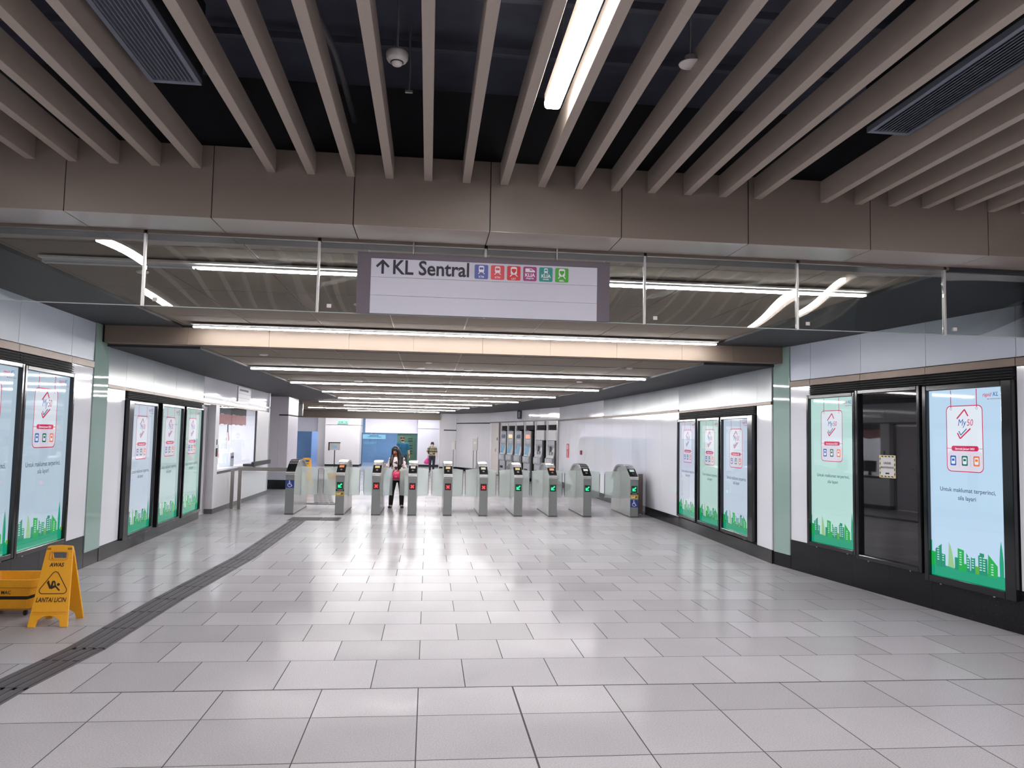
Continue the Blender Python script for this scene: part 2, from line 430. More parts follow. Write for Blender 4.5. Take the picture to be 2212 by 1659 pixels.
struct(b2.build('beam_middle', [TAUPE_BEAM, BACKING]), 'tan beam lit by the tube lights in front of it')
b3 = MB(); b3.box(-7.6, .57, 37.2, 37.6, 2.40, 2.748)
struct(b3.build('beam_rear', TAUPE), 'taupe beam at the far end of the gate hall')

# ------------------------------------------------------------------ walls
def clad(name, P, Q, panels, mats, back, label, thick=.12):
    """panels: (u0, u1, z0, z1, material, gap)"""
    M, a, l = wall_frame(P, Q); w = MB(M)
    for (u0, u1, z0, z1, m) in panels: w.box(u0+.003, u1-.003, 0, .03, z0+.002, z1-.002, m)
    for (u0, u1, z0, z1) in back: w.box(u0, u1, .02, thick, z0, z1, len(mats)-1)
    return struct(w.build(name, mats), label)
def plinth(name, P, Q, u0, u1, z1, label, proud=.004):
    M, a, l = wall_frame(P, Q); w = MB(M)
    u = u0
    while u < u1-.01:
        e = min(u+.6, u1); w.box(u+.001, e-.001, -proud, .05, .0, z1); u = e
    return struct(w.build(name, BASE), label)
def ledge(name, P, Q, u0, u1, z0, z1, label, seams=()):
    M, a, l = wall_frame(P, Q); w = MB(M)
    e = [u0]+list(seams)+[u1]
    for a0, a1 in zip(e[:-1], e[1:]): w.box(a0+.003, a1-.003, -.012, .05, z0, z1)
    return struct(w.build(name, STRIP), label)

# near right wall: u from the green panel towards the camera
ULN = 10.2
up_j = [0, .43, 1.37, 2.36, 3.43, 4.4, 5.4, 6.4, 7.4, 8.4, 9.4, ULN]
clad('wall_right', NR0, NR1, [(a, b, 2.50, 2.972, 1) for a, b in zip(up_j[:-1], up_j[1:])]+[(0, .42, .385, 2.415, 0)]+[(a, b, .385, 2.415, 0) for a, b in zip(up_j[4:-1], up_j[5:])],
     [WHITE, WHITE_UP, BACKING], [(0, ULN, 0, 2.972), (3.9, ULN, 2.9, 4.0)], 'white panel wall on the right of the near bay')
plinth('baseboard_right', NR0, NR1, 0, ULN, .383, 'black granite plinth of the right wall')
ledge('trim_right', NR0, NR1, 0, ULN, 2.418, 2.492, 'bronze strip above the right displays', up_j[1:-1])
# near left wall: u from the camera end
def ul(y): return (y-1.6)/.99955
u_j = [-5.5, -4, -2.5, -1, .6, 2.2, 3.6, ul(6.9), ul(7.98), ul(9.19), ul(9.83)]
clad('wall_left', NL0, NL1, [(a, b, 2.50, 2.972, 1) for a, b in zip(u_j[:-1], u_j[1:])]+[(ul(9.225), ul(9.83), .385, 2.415, 0)]+[(a, b, .385, 2.415, 0) for a, b in zip(u_j[:5], u_j[1:6])],
     [WHITE, WHITE_UP, BACKING], [(-5.5, ul(9.83), 0, 2.972), (-5.5, ul(5.2), 2.9, 4.0)], 'white panel wall on the left of the near bay')
plinth('baseboard_left', NL0, NL1, -5.5, ul(9.83), .383, 'black granite plinth of the left wall')
ledge('trim_left', NL0, NL1, -5.5, ul(9.83), 2.418, 2.492, 'bronze strip above the left displays', u_j[1:-1])
# green glass column panels
for nm, P, Q, lb in (('green_glass_panel', (4.786, 10.225), (4.838, 9.855), 'tall sea green glass panel on the right wall under the tan beam'),
                     ('green_glass_panel', (-4.088, 9.835), (-4.104, 10.295), 'tall sea green glass panel on the left wall under the tan beam')):
    M, a, l = wall_frame(P, Q)
    o = MB().box(0, l, -.014, .10, .178, 3.05).build(nm, GREEN, bevel=.002); o.location = (P[0], P[1], 0); o.rotation_euler = (0, 0, a); tag(o, lb, 'wall panel')
    g = MB(M); g.box(0, l, -.004, .05, 0, .176); struct(g.build('baseboard_column', BASE))
# right wall in the gate hall
UF = 4.37
jf = [0, .9, 1.85, 2.85, 3.85, UF]
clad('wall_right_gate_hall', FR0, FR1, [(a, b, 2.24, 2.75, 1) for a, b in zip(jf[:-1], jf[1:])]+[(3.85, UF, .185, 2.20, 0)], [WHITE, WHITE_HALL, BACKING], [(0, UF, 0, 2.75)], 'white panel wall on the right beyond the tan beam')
plinth('baseboard_right_gate_hall', FR0, FR1, 0, UF, .183, 'black granite plinth on the right beyond the tan beam')
ledge('trim_right_gate_hall', FR0, FR1, 0, UF, 2.203, 2.237, 'bronze strip on the right beyond the tan beam', jf[1:-1])
CUR = [(4.50, 26.2), (4.62, 23.6), (4.76, 20.6), (4.84, 17.9), (4.887, 14.62)]
for i, (P, Q) in enumerate(zip(CUR[:-1], CUR[1:])):
    L = wall_frame(P, Q)[2]; n = 3; e = [L*k/n for k in range(n+1)]
    z = 2.26 if i < 2 else 2.24
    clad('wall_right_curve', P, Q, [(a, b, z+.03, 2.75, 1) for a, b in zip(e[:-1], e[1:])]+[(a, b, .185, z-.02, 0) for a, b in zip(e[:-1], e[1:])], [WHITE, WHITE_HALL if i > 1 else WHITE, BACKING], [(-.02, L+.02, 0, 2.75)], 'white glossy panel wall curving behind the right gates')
    plinth('baseboard_right_curve', P, Q, 0, L, .183, 'black plinth of the curving wall')
    ledge('trim_right_curve', P, Q, 0, L, z-.017, z+.027, 'bronze strip of the curving wall', e[1:-1])
# wall with the ticket machines, then the far right corner
TM0, TM1 = (2.75, 34.5), (4.50, 26.2)
LT = wall_frame(TM0, TM1)[2]
clad('wall_ticket_machine_header', TM0, TM1, [(a, a+1.1, 2.30, 2.75, 0) for a in [k*1.1 for k in range(7)]]+[(7.7, LT, 2.30, 2.75, 0)], [WHITE, BACKING], [(0, LT, 2.28, 2.75)], 'white fascia above the ticket machines', .2)
clad('wall_ticket_machine_end', TM0, TM1, [(0, .28, .0, 2.26, 0)], [WHITE, BACKING], [(0, 1.52, 0, 2.28)], 'white wall by the service door', .2)
clad('wall_ticket_machine_near_end', TM0, TM1, [(8.40, LT, .0, 2.26, 0)], [WHITE, BACKING], [(8.38, LT, 0, 2.28)], 'white wall end beside the ticket machines', .2)
rb = MB(wall_frame(TM0, TM1)[0]); rb.box(1.8, 8.6, .64, .70, 0, 2.4); struct(rb.build('wall_machine_recess', BACKING), 'dark back of the ticket machine recess')
ledge('trim_ticket_machines', TM0, TM1, 0, LT, 2.265, 2.295, 'bronze strip above the ticket machines')
for nm, P, Q, zz in (('wall_right_rear', (1.36, 37.4), (2.75, 34.5), 2.26), ('wall_right_end', (.57, 37.35), (1.36, 37.4), 1.92)):
    L = wall_frame(P, Q)[2]
    clad(nm, P, Q, [(0, L, zz+.025, 2.75, 0), (0, L, .16, zz-.02, 0)], [WHITE_PLAIN, BACKING], [(0, L, 0, 2.75)], 'white wall at the far right corner')
    plinth('baseboard_right_rear', P, Q, 0, L, .155, 'black plinth at the far right corner')
pl = MB(); pl.box(.57, .75, 37.37, 45, 0, 2.75); struct(pl.build('wall_right_return', WHITE_PLAIN), 'white return wall at the far right')
# left wall in the gate hall
UFL = 5.0
jl = [0, .68, 1.9, 3.1, 4.2, UFL]
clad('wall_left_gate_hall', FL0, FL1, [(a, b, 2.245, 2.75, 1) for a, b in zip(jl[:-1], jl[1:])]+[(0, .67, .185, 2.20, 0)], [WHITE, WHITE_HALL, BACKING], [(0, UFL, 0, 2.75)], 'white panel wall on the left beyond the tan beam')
plinth('baseboard_left_gate_hall', FL0, FL1, 0, UFL, .183, 'black granite plinth on the left beyond the tan beam')
ledge('trim_left_gate_hall', FL0, FL1, 0, UFL, 2.203, 2.242, 'bronze strip on the left beyond the tan beam', jl[1:-1])
OF0, OF1 = (-4.312, 15.3), (-4.35, 21.6)
clad('wall_left_office_fascia', OF0, OF1, [(a, b, 2.235, 2.75, 0) for a, b in ((0, 1.0), (1.0, 3.0), (3.0, 6.3))], [WHITE, BACKING], [(0, 6.3, 2.235, 2.75)], 'glossy white fascia above the ticket office', .3)
ledge('trim_left_office', OF0, OF1, 0, 6.3, 2.195, 2.232, 'bronze strip above the ticket office window', (1.0, 3.0))
# room closing planes that light and reflections need
bk = MB(); bk.box(-6.5, 8.5, -5.1, -5.0, 0, 4)
struct(bk.build('wall_behind', GREY_WALL), 'grey wall behind the viewer')
bk = MB(); bk.box(-9, -4.95, 22.9, 23.0, 0, 2.75); bk.box(-9, -8.8, 22.9, 47, 0, 2.75)
struct(bk.build('wall_left_rear', WHITE_PLAIN), 'white wall beyond the grey pillar')

# ------------------------------------------------------------------ slats, grilles, ceiling services
slx = [-.044+.2455*k for k in range(-16, 30)]
skip = {-5, 10}
kk = list(range(-16, 30))
ORD = ['', 'first', 'second', 'third', 'fourth', 'fifth', 'sixth', 'seventh', 'eighth', 'ninth', 'tenth', 'eleventh', 'twelfth', 'thirteenth', 'fourteenth', 'fifteenth', 'sixteenth', 'seventeenth', 'eighteenth', 'nineteenth', 'twentieth']
left = [k for k in kk if k not in skip and k <= 2]; right = [k for k in kk if k not in skip and k > 2]
proto = None
for k in kk:
    if k in skip or k > 20 or k < -12: continue
    if k <= 2: n = len([j for j in left if j >= k]); lb = 'long taupe ceiling slat, %s to the left of the lit ceiling tube' % ORD[n]
    else: n = len([j for j in right if j <= k]); lb = 'long taupe ceiling slat, %s to the right of the lit ceiling tube' % ORD[n]
    sx_ = -.044+.2455*k+(.04 if k < -5 else 0)-(.02 if k > 10 else 0)
    if proto is None:
        proto = MB().box(-.026, .026, -4.5, 4.866, 3.31, 3.455).build('ceiling_slat', SLAT, bevel=.002)
        proto.location = (sx_, 0, 0); tag(proto, lb, 'ceiling slat', 'taupe ceiling slats')
    else: dup(proto, (sx_, 0, 0), label=lb)

def grille(x, y0, y1, label):
    t = thing('air_grille', label, 'air grille', (x, 0, 3.385), 0, 'dark air grilles between the slats')
    f = MB(); w = .122
    f.box(-w, -w+.022, y0, y1, 0, .03); f.box(w-.022, w, y0, y1, 0, .03); f.box(-w+.022, w-.022, y1-.03, y1, 0, .03); f.box(-w+.022, w-.022, y0, y0+.03, 0, .03)
    f.build('frame', pm('grille_frame', (104, 110, 124), .5, noise=(30, .05)), t)
    b = MB()
    for k in range(11):
        x0 = -w+.026+k*.0192
        b.hexa([(x0, y0+.03, .004), (x0+.006, y0+.03, .004), (x0+.006, y1-.03, .004), (x0, y1-.03, .004), (x0+.010, y0+.03, .03), (x0+.016, y0+.03, .03), (x0+.016, y1-.03, .03), (x0+.010, y1-.03, .03)])
    b.build('louvre_pattern', pm('grille_blade', (84, 89, 102), .45, noise=(30, .05)), t)
    d = MB(); d.box(-w, w, y0, y1, .03, .42); d.build('duct', NIGHT, t)
grille(-1.285, .5, 3.84, 'dark louvred air grille set between the slats at upper left')
grille(2.475, .5, 3.88, 'dark louvred air grille set between the slats at upper right')

def tube_lamp(name, x, y0, y1, z, label, mat, group=None):
    t = thing(name, label, 'ceiling light', (x, 0, z), 0, group)
    L = y1-y0; n = max(1, round(L/1.2))
    h = MB(); h.box(-.04, .04, y0, y1, .03, .075); h.build('housing', PLASTIC, t)
    for k in range(n):
        a, b = y0+L*k/n, y0+L*(k+1)/n
        d = MB(); d.prism_xz([(-.041, .03), (-.038, .008), (-.028, 0), (.028, 0), (.038, .008), (.041, .03)], a+.0015, b-.0015); d.build('diffuser', mat, t)
    for y in (y0+.3, y1-.3): MB().tube([(0, y, .07), (0, y, ZN-z)], .005, 6).build('hanger_rod', STEEL, t)
tube_lamp('tube_light', .574, -.9, 3.70, 3.322, 'long white tube light glowing between the slats above the sign', LAMPN)
tube_lamp('tube_light', -3.11, -3.6, 3.05, 3.315, 'long white tube light along the left side of the slatted ceiling, mirrored in the glass', LAMPN)
tube_lamp('tube_light', 4.252, -3.6, 2.95, 3.315, 'long white tube light along the right side of the slatted ceiling, mirrored in the glass', LAMPN)

tube_lamp('tube_light', 2.29, -4.6, -.6, 3.35, 'unseen fill tube light added behind the viewer, right of the middle', LAMPN)  # extra lamp out of view, added to brighten the slats and front beam
tube_lamp('tube_light', -1.145, -4.6, -.6, 3.35, 'unseen fill tube light added behind the viewer, left of the middle', LAMPN)  # its counterpart on the left, likewise added as fill

def detector(x, y, z, label):
    t = thing('smoke_detector', label, 'smoke detector', (x, y, z))
    MB().lathe([(.020, 0), (.024, .004), (.026, .012), (.044, .020), (.05, .03), (.052, .052), (.05, .06)], n=28).build('body', PLASTIC, t, smooth=True)
    g = MB(); g.lathe([(.0265, .0105), (.031, .0135), (.031, .0155), (.0265, .0165)], n=24); g.build('vent_slot', RUBBER, t)
    MB().tube([(0, 0, .05), (0, 0, ZN-z)], .006, 8).build('stem', STEEL, t)
detector(-.19, 3.472, 3.38, 'round white smoke detector hanging between the slats left of the tube light')
t = thing('ceiling_speaker', 'white disc shaped ceiling fitting on a stem right of the tube light', 'ceiling fitting', (1.142, 3.278, 3.385))
MB().lathe([(.052, 0), (.054, .004), (.040, .012), (.028, .018), (.027, .04)], n=28).build('disc', PLASTIC, t, smooth=True)
MB().tube([(0, 0, .035), (0, 0, ZN-3.385)], .008, 8).build('stem', STEEL, t)
# services above the slats
t = thing('conduit', 'dark flexible conduit with pale clips above the slats at upper left', 'pipe', (-.62, 3.0, 3.62))
MB().tube([(-.12, -2.5, .05), (-.1, -.6, .05), (0, .2, .03), (.08, 1.0, .06), (.1, 1.85, .05)], .018, 10).build('hose', pm('grey_conduit', (92, 94, 98), .45, noise=(80, .3)), t, smooth=True)
for y in (-.1, .05, .45): MB().tube([(0+.04*y, y, .03), (.004+.04*y, y+.012, .03)], .022, 10).build('clip', STEEL, t)
MB().tube([(-.1, -.8, .05), (-.1, -.8, .33)], .004, 6).build('hanger', STEEL, t)
for i, (y, z) in enumerate(((2.55, 3.86), (3.62, 3.82), (4.25, 3.86))):
    o = MB().box(-5.5, 7.5, y-.02, y+.02, z, z+.04).build('ceiling_channel', pm('dark_channel', (62, 66, 78), .5, noise=(30, .1)), bevel=.002)
    tag(o, ['thin dark ceiling channel across the black ceiling, nearest to the viewer', 'thin dark ceiling channel across the black ceiling near the end of the tube light', 'thin dark ceiling channel across the black ceiling, closest to the taupe beam'][i], 'ceiling channel', 'channels above the slats')
t = thing('junction_bracket', 'small pale bracket on a rod above the slats at the top of the picture', 'bracket', (-.17, 2.95, 3.60))
MB().box(-.02, .02, -.012, .012, 0, .035).build('box', PLASTIC, t, bevel=.002)
MB().box(-.045, .045, -.004, .004, .01, .03).build('plate', STEEL, t)
MB().tube([(0, 0, .03), (0, 0, .35)], .005, 6).build('rod', STEEL, t)
t = thing('cable_drop', 'thin pale cable drop hanging above the slats behind the smoke detector', 'cable', (-.155, 4.1, 3.55))
MB().tube([(0, 0, 0), (.004, .0, .15), (-.004, 0, .28), (0, 0, .40)], .007, 8).build('cable', STEEL, t)
MB().box(-.02, .02, -.008, .008, -.012, 0).build('clip', CHROME, t)

# ------------------------------------------------------------------ linear ceiling lights across the hall
def row_light(y, segs, z, label, unlit=(), mat=None):
    x0 = min(s[0] for s in segs); x1 = max(s[1] for s in segs)
    t = thing('linear_light', label, 'ceiling light', (0, y, z), 0, 'rows of linear ceiling lights')
    h = MB(); h.box(x0-.01, x1+.01, -.09, .09, .03, .045); h.box(x0-.006, x1+.006, -.034, -.0305, .016, .03); h.box(x0-.006, x1+.006, .0305, .034, .016, .03); h.box(x0-.008, x0-.001, -.034, .034, .002, .03); h.box(x1+.001, x1+.008, -.034, .034, .002, .03); h.build('housing', PLASTIC, t)  # wide flange and side lips shaped to keep tube light off the ceiling
    for i, (a, b) in enumerate(segs):
        n = max(1, round((b-a)/1.13))
        for k in range(n):
            p, q = a+(b-a)*k/n, a+(b-a)*(k+1)/n
            d = MB(); d.prism_yz([(-.030, .03), (.030, .03), (.029, .008), (.022, .003), (-.022, .003), (-.029, .008)], p+.004, q-.004)
            o = d.build('diffuser', UNLIT if i in unlit else (mat or LAMPW), t)
            if i in unlit: o['label'] = 'unlit grey tube'
ZR1, ZR2 = Z1-.062, Z2-.060
row_light(6.17, [(-2.965, -1.86), (-1.84, -.606), (-.60, 1.465), (1.471, 2.60), (2.613, 3.70)], ZR1, 'row of ceiling tubes seen through the glass beside the hanging sign, left end unlit', (0,), LAMPM)
row_light(9.74, [(-2.905, 3.75)], ZR1, 'longest bright row of ceiling tubes just in front of the tan beam', (), LAMPM)
FARROWS = [(12.85, -2.90, 3.69, 'first row of ceiling tubes behind the tan beam'), (16.25, -2.86, 3.63, 'second row of ceiling tubes behind the tan beam, above the gates'), (19.5, -2.65, 3.23, 'third row of ceiling tubes behind the tan beam'),
           (22.75, -2.63, 2.65, 'fourth row of ceiling tubes behind the tan beam'), (25.7, -3.58, 2.1, 'fifth row of ceiling tubes behind the tan beam'), (28.7, -3.10, 1.5, 'sixth row of ceiling tubes behind the tan beam'),
           (32.1, -4.9, 1.09, 'seventh row of ceiling tubes behind the tan beam'), (35.0, -3.6, .47, 'last row of ceiling tubes before the far beam')]
for y, a, b, lb in FARROWS: row_light(y, [(a, b)], ZR2, lb)
row_light(38.6, [(-6.6, -.7)], Z2-.06, 'row of ceiling tubes behind the far beam washing the end wall', (), LAMPM)
row_light(39.6, [(-3.4, .3)], Z2-.06, 'short row of ceiling tubes over the blue glass doors at the far end', (), LAMPM)

for x, y, z, r, lb in ((-.72, 7.9, Z1, .075, 'round white ceiling vent beside the hanging sign seen through the glass'), (-2.42, 6.65, Z1, .05, 'small round ceiling fitting seen through the left glass panel'),
                       (-2.30, 10.9, Z2, .06, 'small round fitting behind the left end of the tan beam'), (-.02, 11.35, Z2, .05, 'small disc fitting behind the middle of the tan beam'), (-.15, 12.3, Z2, .07, 'wider disc fitting in front of the first tube row'),
                       (.62, 12.45, Z2, .07, 'disc fitting above the first tube row near the middle'), (3.0, 11.3, Z2, .05, 'small disc fitting behind the right end of the tan beam'), (-1.45, 15.9, Z2, .09, 'disc fitting in front of the second tube row'),
                       (2.85, 14.4, Z2, .06, 'small white dome fitting before the right end of the second tube row'), (-1.95, 20.3, Z2, .09, 'disc fitting between the third and fourth tube rows'), (1.6, 21.6, Z2, .08, 'disc fitting near the right end of the fourth tube row')):
    o = MB().lathe([(r*.35, 0), (r*.8, .004), (r, .012), (r, .02)], n=20).build('ceiling_fitting', PLASTIC, smooth=False); o.location = (x, y, z-.02); tag(o, lb, 'ceiling fitting')

# ------------------------------------------------------------------ glass smoke curtain and its metal joints
GX = [-5.33, -4.19, -3.05, -1.908, -.772, .368, 1.508, 2.649, 3.80, 4.94, 6.08]
GN = ['far left end', 'left end', 'second place from the left wall', 'left, with the mirrored tube light', 'left of the hanging sign', 'left half of the hanging sign', 'right half of the hanging sign', 'right of the hanging sign', 'right, with the mirrored tube light', 'right wall']
for i in range(2, 9):
    lb = {2: 'clear glass hanging panel at the far left edge', 3: 'clear glass hanging panel with the left mirrored tube light', 4: 'clear glass hanging panel touching the left side of the sign', 5: 'clear glass hanging panel behind the left half of the sign',
          6: 'clear glass hanging panel touching the right side of the sign', 7: 'clear glass hanging panel with the right mirrored tube light', 8: 'clear glass hanging panel by the right wall'}[i]
    x0, x1 = GX[i]+.012, GX[i+1]-.012
    t = thing('glass_panel', lb, 'glass panel', ((x0+x1)/2, 5.274, 2.50), 0, 'hanging glass panels under the taupe beam')
    w = (x1-x0)/2
    MB().box(-w, w, 0, .008, 0, .55).build('pane', CURTAIN, t)
    MB().box(-w, w, -.001, .009, -.004, .001).build('bottom_edge', pm('glass_edge', (150, 162, 160), .35, noise=(30, .05)), t)
    MB().box(-w, w, -.012, .02, .485, .56).build('top_clamp', TAUPE, t)
    if i < 8: MB().box(w+.002, w+.017, -.008, .016, -.004, .485).build('joint_post', pm('joint_steel', (196, 196, 194), .4, metal=.5, noise=(30, .05)), t)
    MB().box(-w+.05, -w+.08, -.002, 0, .03, .055).build('etched_mark', PLASTIC, t)

# ------------------------------------------------------------------ hanging sign
SG = thing('hanging_sign', 'wide hanging direction sign reading KL Sentral with an up arrow and six coloured badges', 'sign', (.366, 5.232, 2.497))
sw = .876
sf = MB(); sf.box(-sw, sw, 0, .03, 0, .42); sf.build('frame', pm('sign_frame', (92, 84, 94), .5, noise=(60, .03)), SG, bevel=.002)
WS = pm('sign_face', (190, 191, 204), .5, noise=(50, .01))
for i, (a, b) in enumerate(((0, .1235), (.1255, .249), (.251, .377))):
    MB().box(-.784, .784, -.004, 0, a, b).build('face_panel', WS, SG)
SGI = pm('sign_ink', (34, 34, 46), .6, noise=(60, .03))
SR = .322
tx = MB(); tx.text('KL Sentral', -.642, SR-.047, .138, -.006, 0, 'LEFT', bold=.0028, sx=.91)
tx.build('lettering', SGI, SG)
ar = MB(); ar.stroke((-.705, SR-.050), (-.705, SR+.036), .017, -.006); ar.stroke((-.746, SR-.002), (-.700, SR+.044), .016, -.0061); ar.stroke((-.710, SR+.044), (-.664, SR-.002), .016, -.0062)
ar.build('arrow', SGI, SG)
PICT = pm('white_pictogram', (225, 222, 226), .5, noise=(50, .01))
def train_icon(b, cx, cz, s, heart=False):
    b.poly(rrect(cx-.022*s, cz-.018*s, cx+.022*s, cz+.036*s, .012*s), -.0075, 1)
    b.poly(rrect(cx-.016*s, cz+.004*s, cx+.016*s, cz+.022*s, .004*s), -.0085, 0)
    if heart: b.poly([(cx, cz-.012*s), (cx+.014*s, cz+.004*s), (cx, cz+.006*s), (cx-.014*s, cz+.004*s)], -.0085, 0)
    b.stroke((cx-.012*s, cz-.018*s), (cx-.026*s, cz-.032*s), .006*s, -.0075, 1); b.stroke((cx+.012*s, cz-.018*s), (cx+.026*s, cz-.032*s), .006*s, -.0075, 1)
for i, (c, lb, kind) in enumerate((((72, 88, 158), 'KTM', 'k'), ((206, 62, 74), 'KTM', 'k'), ((198, 34, 48), 'LRT', 'l'), ((148, 40, 112), 'KLIA', 'e'), ((18, 132, 128), 'KLIA', 't'), ((60, 158, 44), 'MRL', 'l'))):
    cx = -.031+i*.1127; b = MB(); z0 = SR-.008
    b.prism_xz(rrect(cx-.047, z0-.050, cx+.047, z0+.050, .01), -.0065, -.004, 0)
    if kind == 'k': train_icon(b, cx, z0+.012, .85); b.text(lb, cx, z0-.041, .018, -.0075, 1, bold=.0004)
    if kind == 'l': train_icon(b, cx, z0+.008, 1.0, True); b.text(lb, cx, z0-.046, .019, -.0075, 1, bold=.0003)
    if kind == 'e':
        b.poly([(cx-.032, z0+.012), (cx+.036, z0+.012), (cx+.034, z0+.022), (cx+.010, z0+.038), (cx-.032, z0+.038)], -.0075, 1); b.poly([(cx-.002, z0+.024), (cx+.022, z0+.024), (cx+.010, z0+.032), (cx-.002, z0+.032)], -.0085, 0)
        b.text('KLIA', cx, z0-.020, .034, -.0075, 1, bold=.0010); b.text('ekspres', cx, z0-.036, .018, -.0075, 1, bold=.0004)
    if kind == 't':
        train_icon(b, cx, z0+.022, .6); b.text('KLIA', cx, z0-.022, .032, -.0075, 1, bold=.0010); b.text('transit', cx, z0-.038, .016, -.0075, 1, bold=.0004)
    b.build('badge', [pm('badge_%d' % i, c, .5, noise=(50, .02)), PICT], SG)
MB().tube([(-.5, .015, .42), (-.5, .015, .56)], .008, 8).build('hanger', STEEL, SG); MB().tube([(.5, .015, .42), (.5, .015, .56)], .008, 8).build('hanger', STEEL, SG)

# ------------------------------------------------------------------ light poster displays
def em(name, c, k=1.0):
    return pm('screen_'+name, (10, 10, 10), .03, spec=.5, emit=c, es=L_SCREEN*k, noise=None)
PINK, BLUE, NAVY, ORNG, TEALG = (206, 40, 92), (40, 96, 176), (30, 62, 92), (236, 120, 60), (20, 110, 90)
def poster(t, x0, x1, z0, z1, bg, kind='near', k=1.0):
    """lit screen showing the travel pass advert; u,v run 0..1 over the screen"""
    w, h = x1-x0, z1-z0
    X = lambda u: x0+w*u
    Z = lambda v: z0+h*v
    s = w
    nm = '%d_%d_%d_%d' % (bg[0], bg[1], bg[2], int(k*100))
    E = lambda n, c: em(n+'_%d' % int(k*100), c, k)
    d = MB(); d.box(x0, x1, -.012, .0, z0, z1); d.build('screen', em('bg_'+nm, bg, k), t)
    # hanging card
    c = MB(); y = -.0135
    cu0, cu1, cv0, cv1 = .245, .735, .565, .915
    O = rrect(X(cu0), Z(cv0), X(cu1), Z(cv1), .06*s); I = rrect(X(cu0)+.010*s, Z(cv0)+.010*s, X(cu1)-.010*s, Z(cv1)-.010*s, .052*s)
    c.poly(I, y-.0002, 1); c.ring(O, I, y-.0004, 0)
    c.poly(rrect(X(cu0)+.014*s, Z(cv0)+.014*s, X(cu1)-.014*s, Z(.675), .046*s), y-.0006, 2)
    c.stroke((X(cu0), Z(.688)), (X(cu1), Z(.688)), .005*s, y-.0008, 0)
    c.poly(rrect(X(.315), Z(.675), X(.675), Z(.702), .024*s), y-.0012, 0)
    for u in (.315, .66):
        c.stroke((X(u), Z(.905)), (X(u), Z(.998)), .011*s, y-.001, 0); c.ring(circ(X(u), Z(.898), .016*s, 12), circ(X(u), Z(.898), .010*s, 12), y-.001, 3)
    for i, u in enumerate((.335, .49, .645)):
        c.poly(rrect(X(u)-.040*s, Z(.598), X(u)+.040*s, Z(.650), .012*s), y-.001, 4+i)
        c.poly(rrect(X(u)-.026*s, Z(.606), X(u)+.026*s, Z(.642), .012*s), y-.0014, 1); c.poly(rrect(X(u)-.018*s, Z(.622), X(u)+.018*s, Z(.634), .006*s), y-.0018, 4+i)
    for u in (.4125, .5675): c.stroke((X(u), Z(.592)), (X(u), Z(.655)), .003*s, y-.001, 3)
    # roof and tick strokes of the pass emblem
    for a, b, m, w_ in (((.395, .845), (.50, .893), 0, .016), ((.50, .893), (.545, .858), 0, .016), ((.40, .770), (.435, .740), 0, .016), ((.435, .740), (.575, .793), 0, .016), ((.42, .780), (.445, .758), 7, .012), ((.445, .758), (.525, .792), 7, .012)):
        c.stroke((X(a[0]), Z(a[1])), (X(b[0]), Z(b[1])), w_*s, y-.0016-.0001*m, m)
    c.build('pass_card', [E('pink', PINK), E('card', (226, 234, 244)), E('cardlow', (220, 214, 230)), E('grey', (170, 176, 190)), E('icon_blue', BLUE), E('icon_green', TEALG), E('icon_orange', ORNG), E('tick', (60, 110, 150))], t)
    l = MB()
    l.text('My', X(.405), Z(.808), .105*s, y-.002, 0, 'LEFT', bold=0, shear=.2, sx=.86); l.text('50', X(.525), Z(.808), .100*s, y-.002, 1, 'LEFT', shear=.15, sx=.85)
    l.text('Bermula Januari 2023', X(.495), Z(.682), .030*s, y-.0022, 2, bold=.0006*s)
    l.text('rapid', X(.735), Z(.956), .060*s, y-.002, 1, 'LEFT', bold=.0005*s, shear=.3, sx=.9); l.text('KL', X(.862), Z(.956), .062*s, y-.002, 0, 'LEFT', bold=.0006*s, shear=.3)
    l.stroke((X(.83), Z(.942)), (X(.97), Z(.942)), .012*s, y-.002, 4); l.stroke((X(.80), Z(.942)), (X(.82), Z(.942)), .008*s, y-.002, 1)
    l.text('Untuk maklumat terperinci,', X(.51), Z(.459), .066*s, y-.002, 3, bold=.0003*s); l.text('sila layari', X(.51), Z(.418), .066*s, y-.002, 3, bold=.0003*s)
    l.build('lettering', [E('icon_blue', BLUE), E('pink', PINK), E('white', (240, 238, 246)), E('navy', NAVY), E('grey', (130, 140, 170))], t)
    # city skyline
    g = MB()
    def bld(pts, m): g.poly([(X(a), Z(b)) for a, b in pts], y-.0004*(1+m), m)
    bld([(0, 0), (1, 0), (1, .062), (.94, .060), (.62, .062), (.3, .058), (0, .066)], 0)
    bld([(0, .05), (.05, .05), (.05, .125), (.012, .128), (.012, .185), (0, .186)], 0); bld([(0, .05), (.06, .05), (.06, .125), (0, .128)], 1)
    bld([(.06, .05), (.15, .05), (.15, .172), (.06, .142)], 2); bld([(.14, .05), (.20, .05), (.20, .118), (.14, .122)], 2)
    bld([(.235, .06), (.325, .055), (.30, .13), (.275, .17), (.25, .188), (.247, .13)], 3)
    bld([(.33, .05), (.38, .05), (.38, .115), (.33, .115)], 2); bld([(.37, .05), (.455, .05), (.455, .158), (.37, .165)], 1); bld([(.45, .05), (.49, .05), (.49, .09), (.45, .09)], 1)
    bld([(.485, .05), (.535, .05), (.535, .115), (.485, .148)], 2); bld([(.545, .05), (.60, .05), (.60, .128), (.545, .13)], 2); bld([(.60, .05), (.65, .05), (.65, .088), (.60, .09)], 4)
    bld([(.64, .05), (.755, .05), (.755, .135), (.715, .135), (.715, .158), (.66, .160), (.66, .148), (.64, .145)], 2); bld([(.755, .05), (.88, .05), (.88, .108), (.765, .160)], 1)
    bld([(.905, .05), (.955, .05), (.953, .13), (.94, .19), (.925, .235), (.91, .19), (.902, .13)], 0); bld([(.965, .05), (1, .05), (1, .075), (.965, .07)], 4)
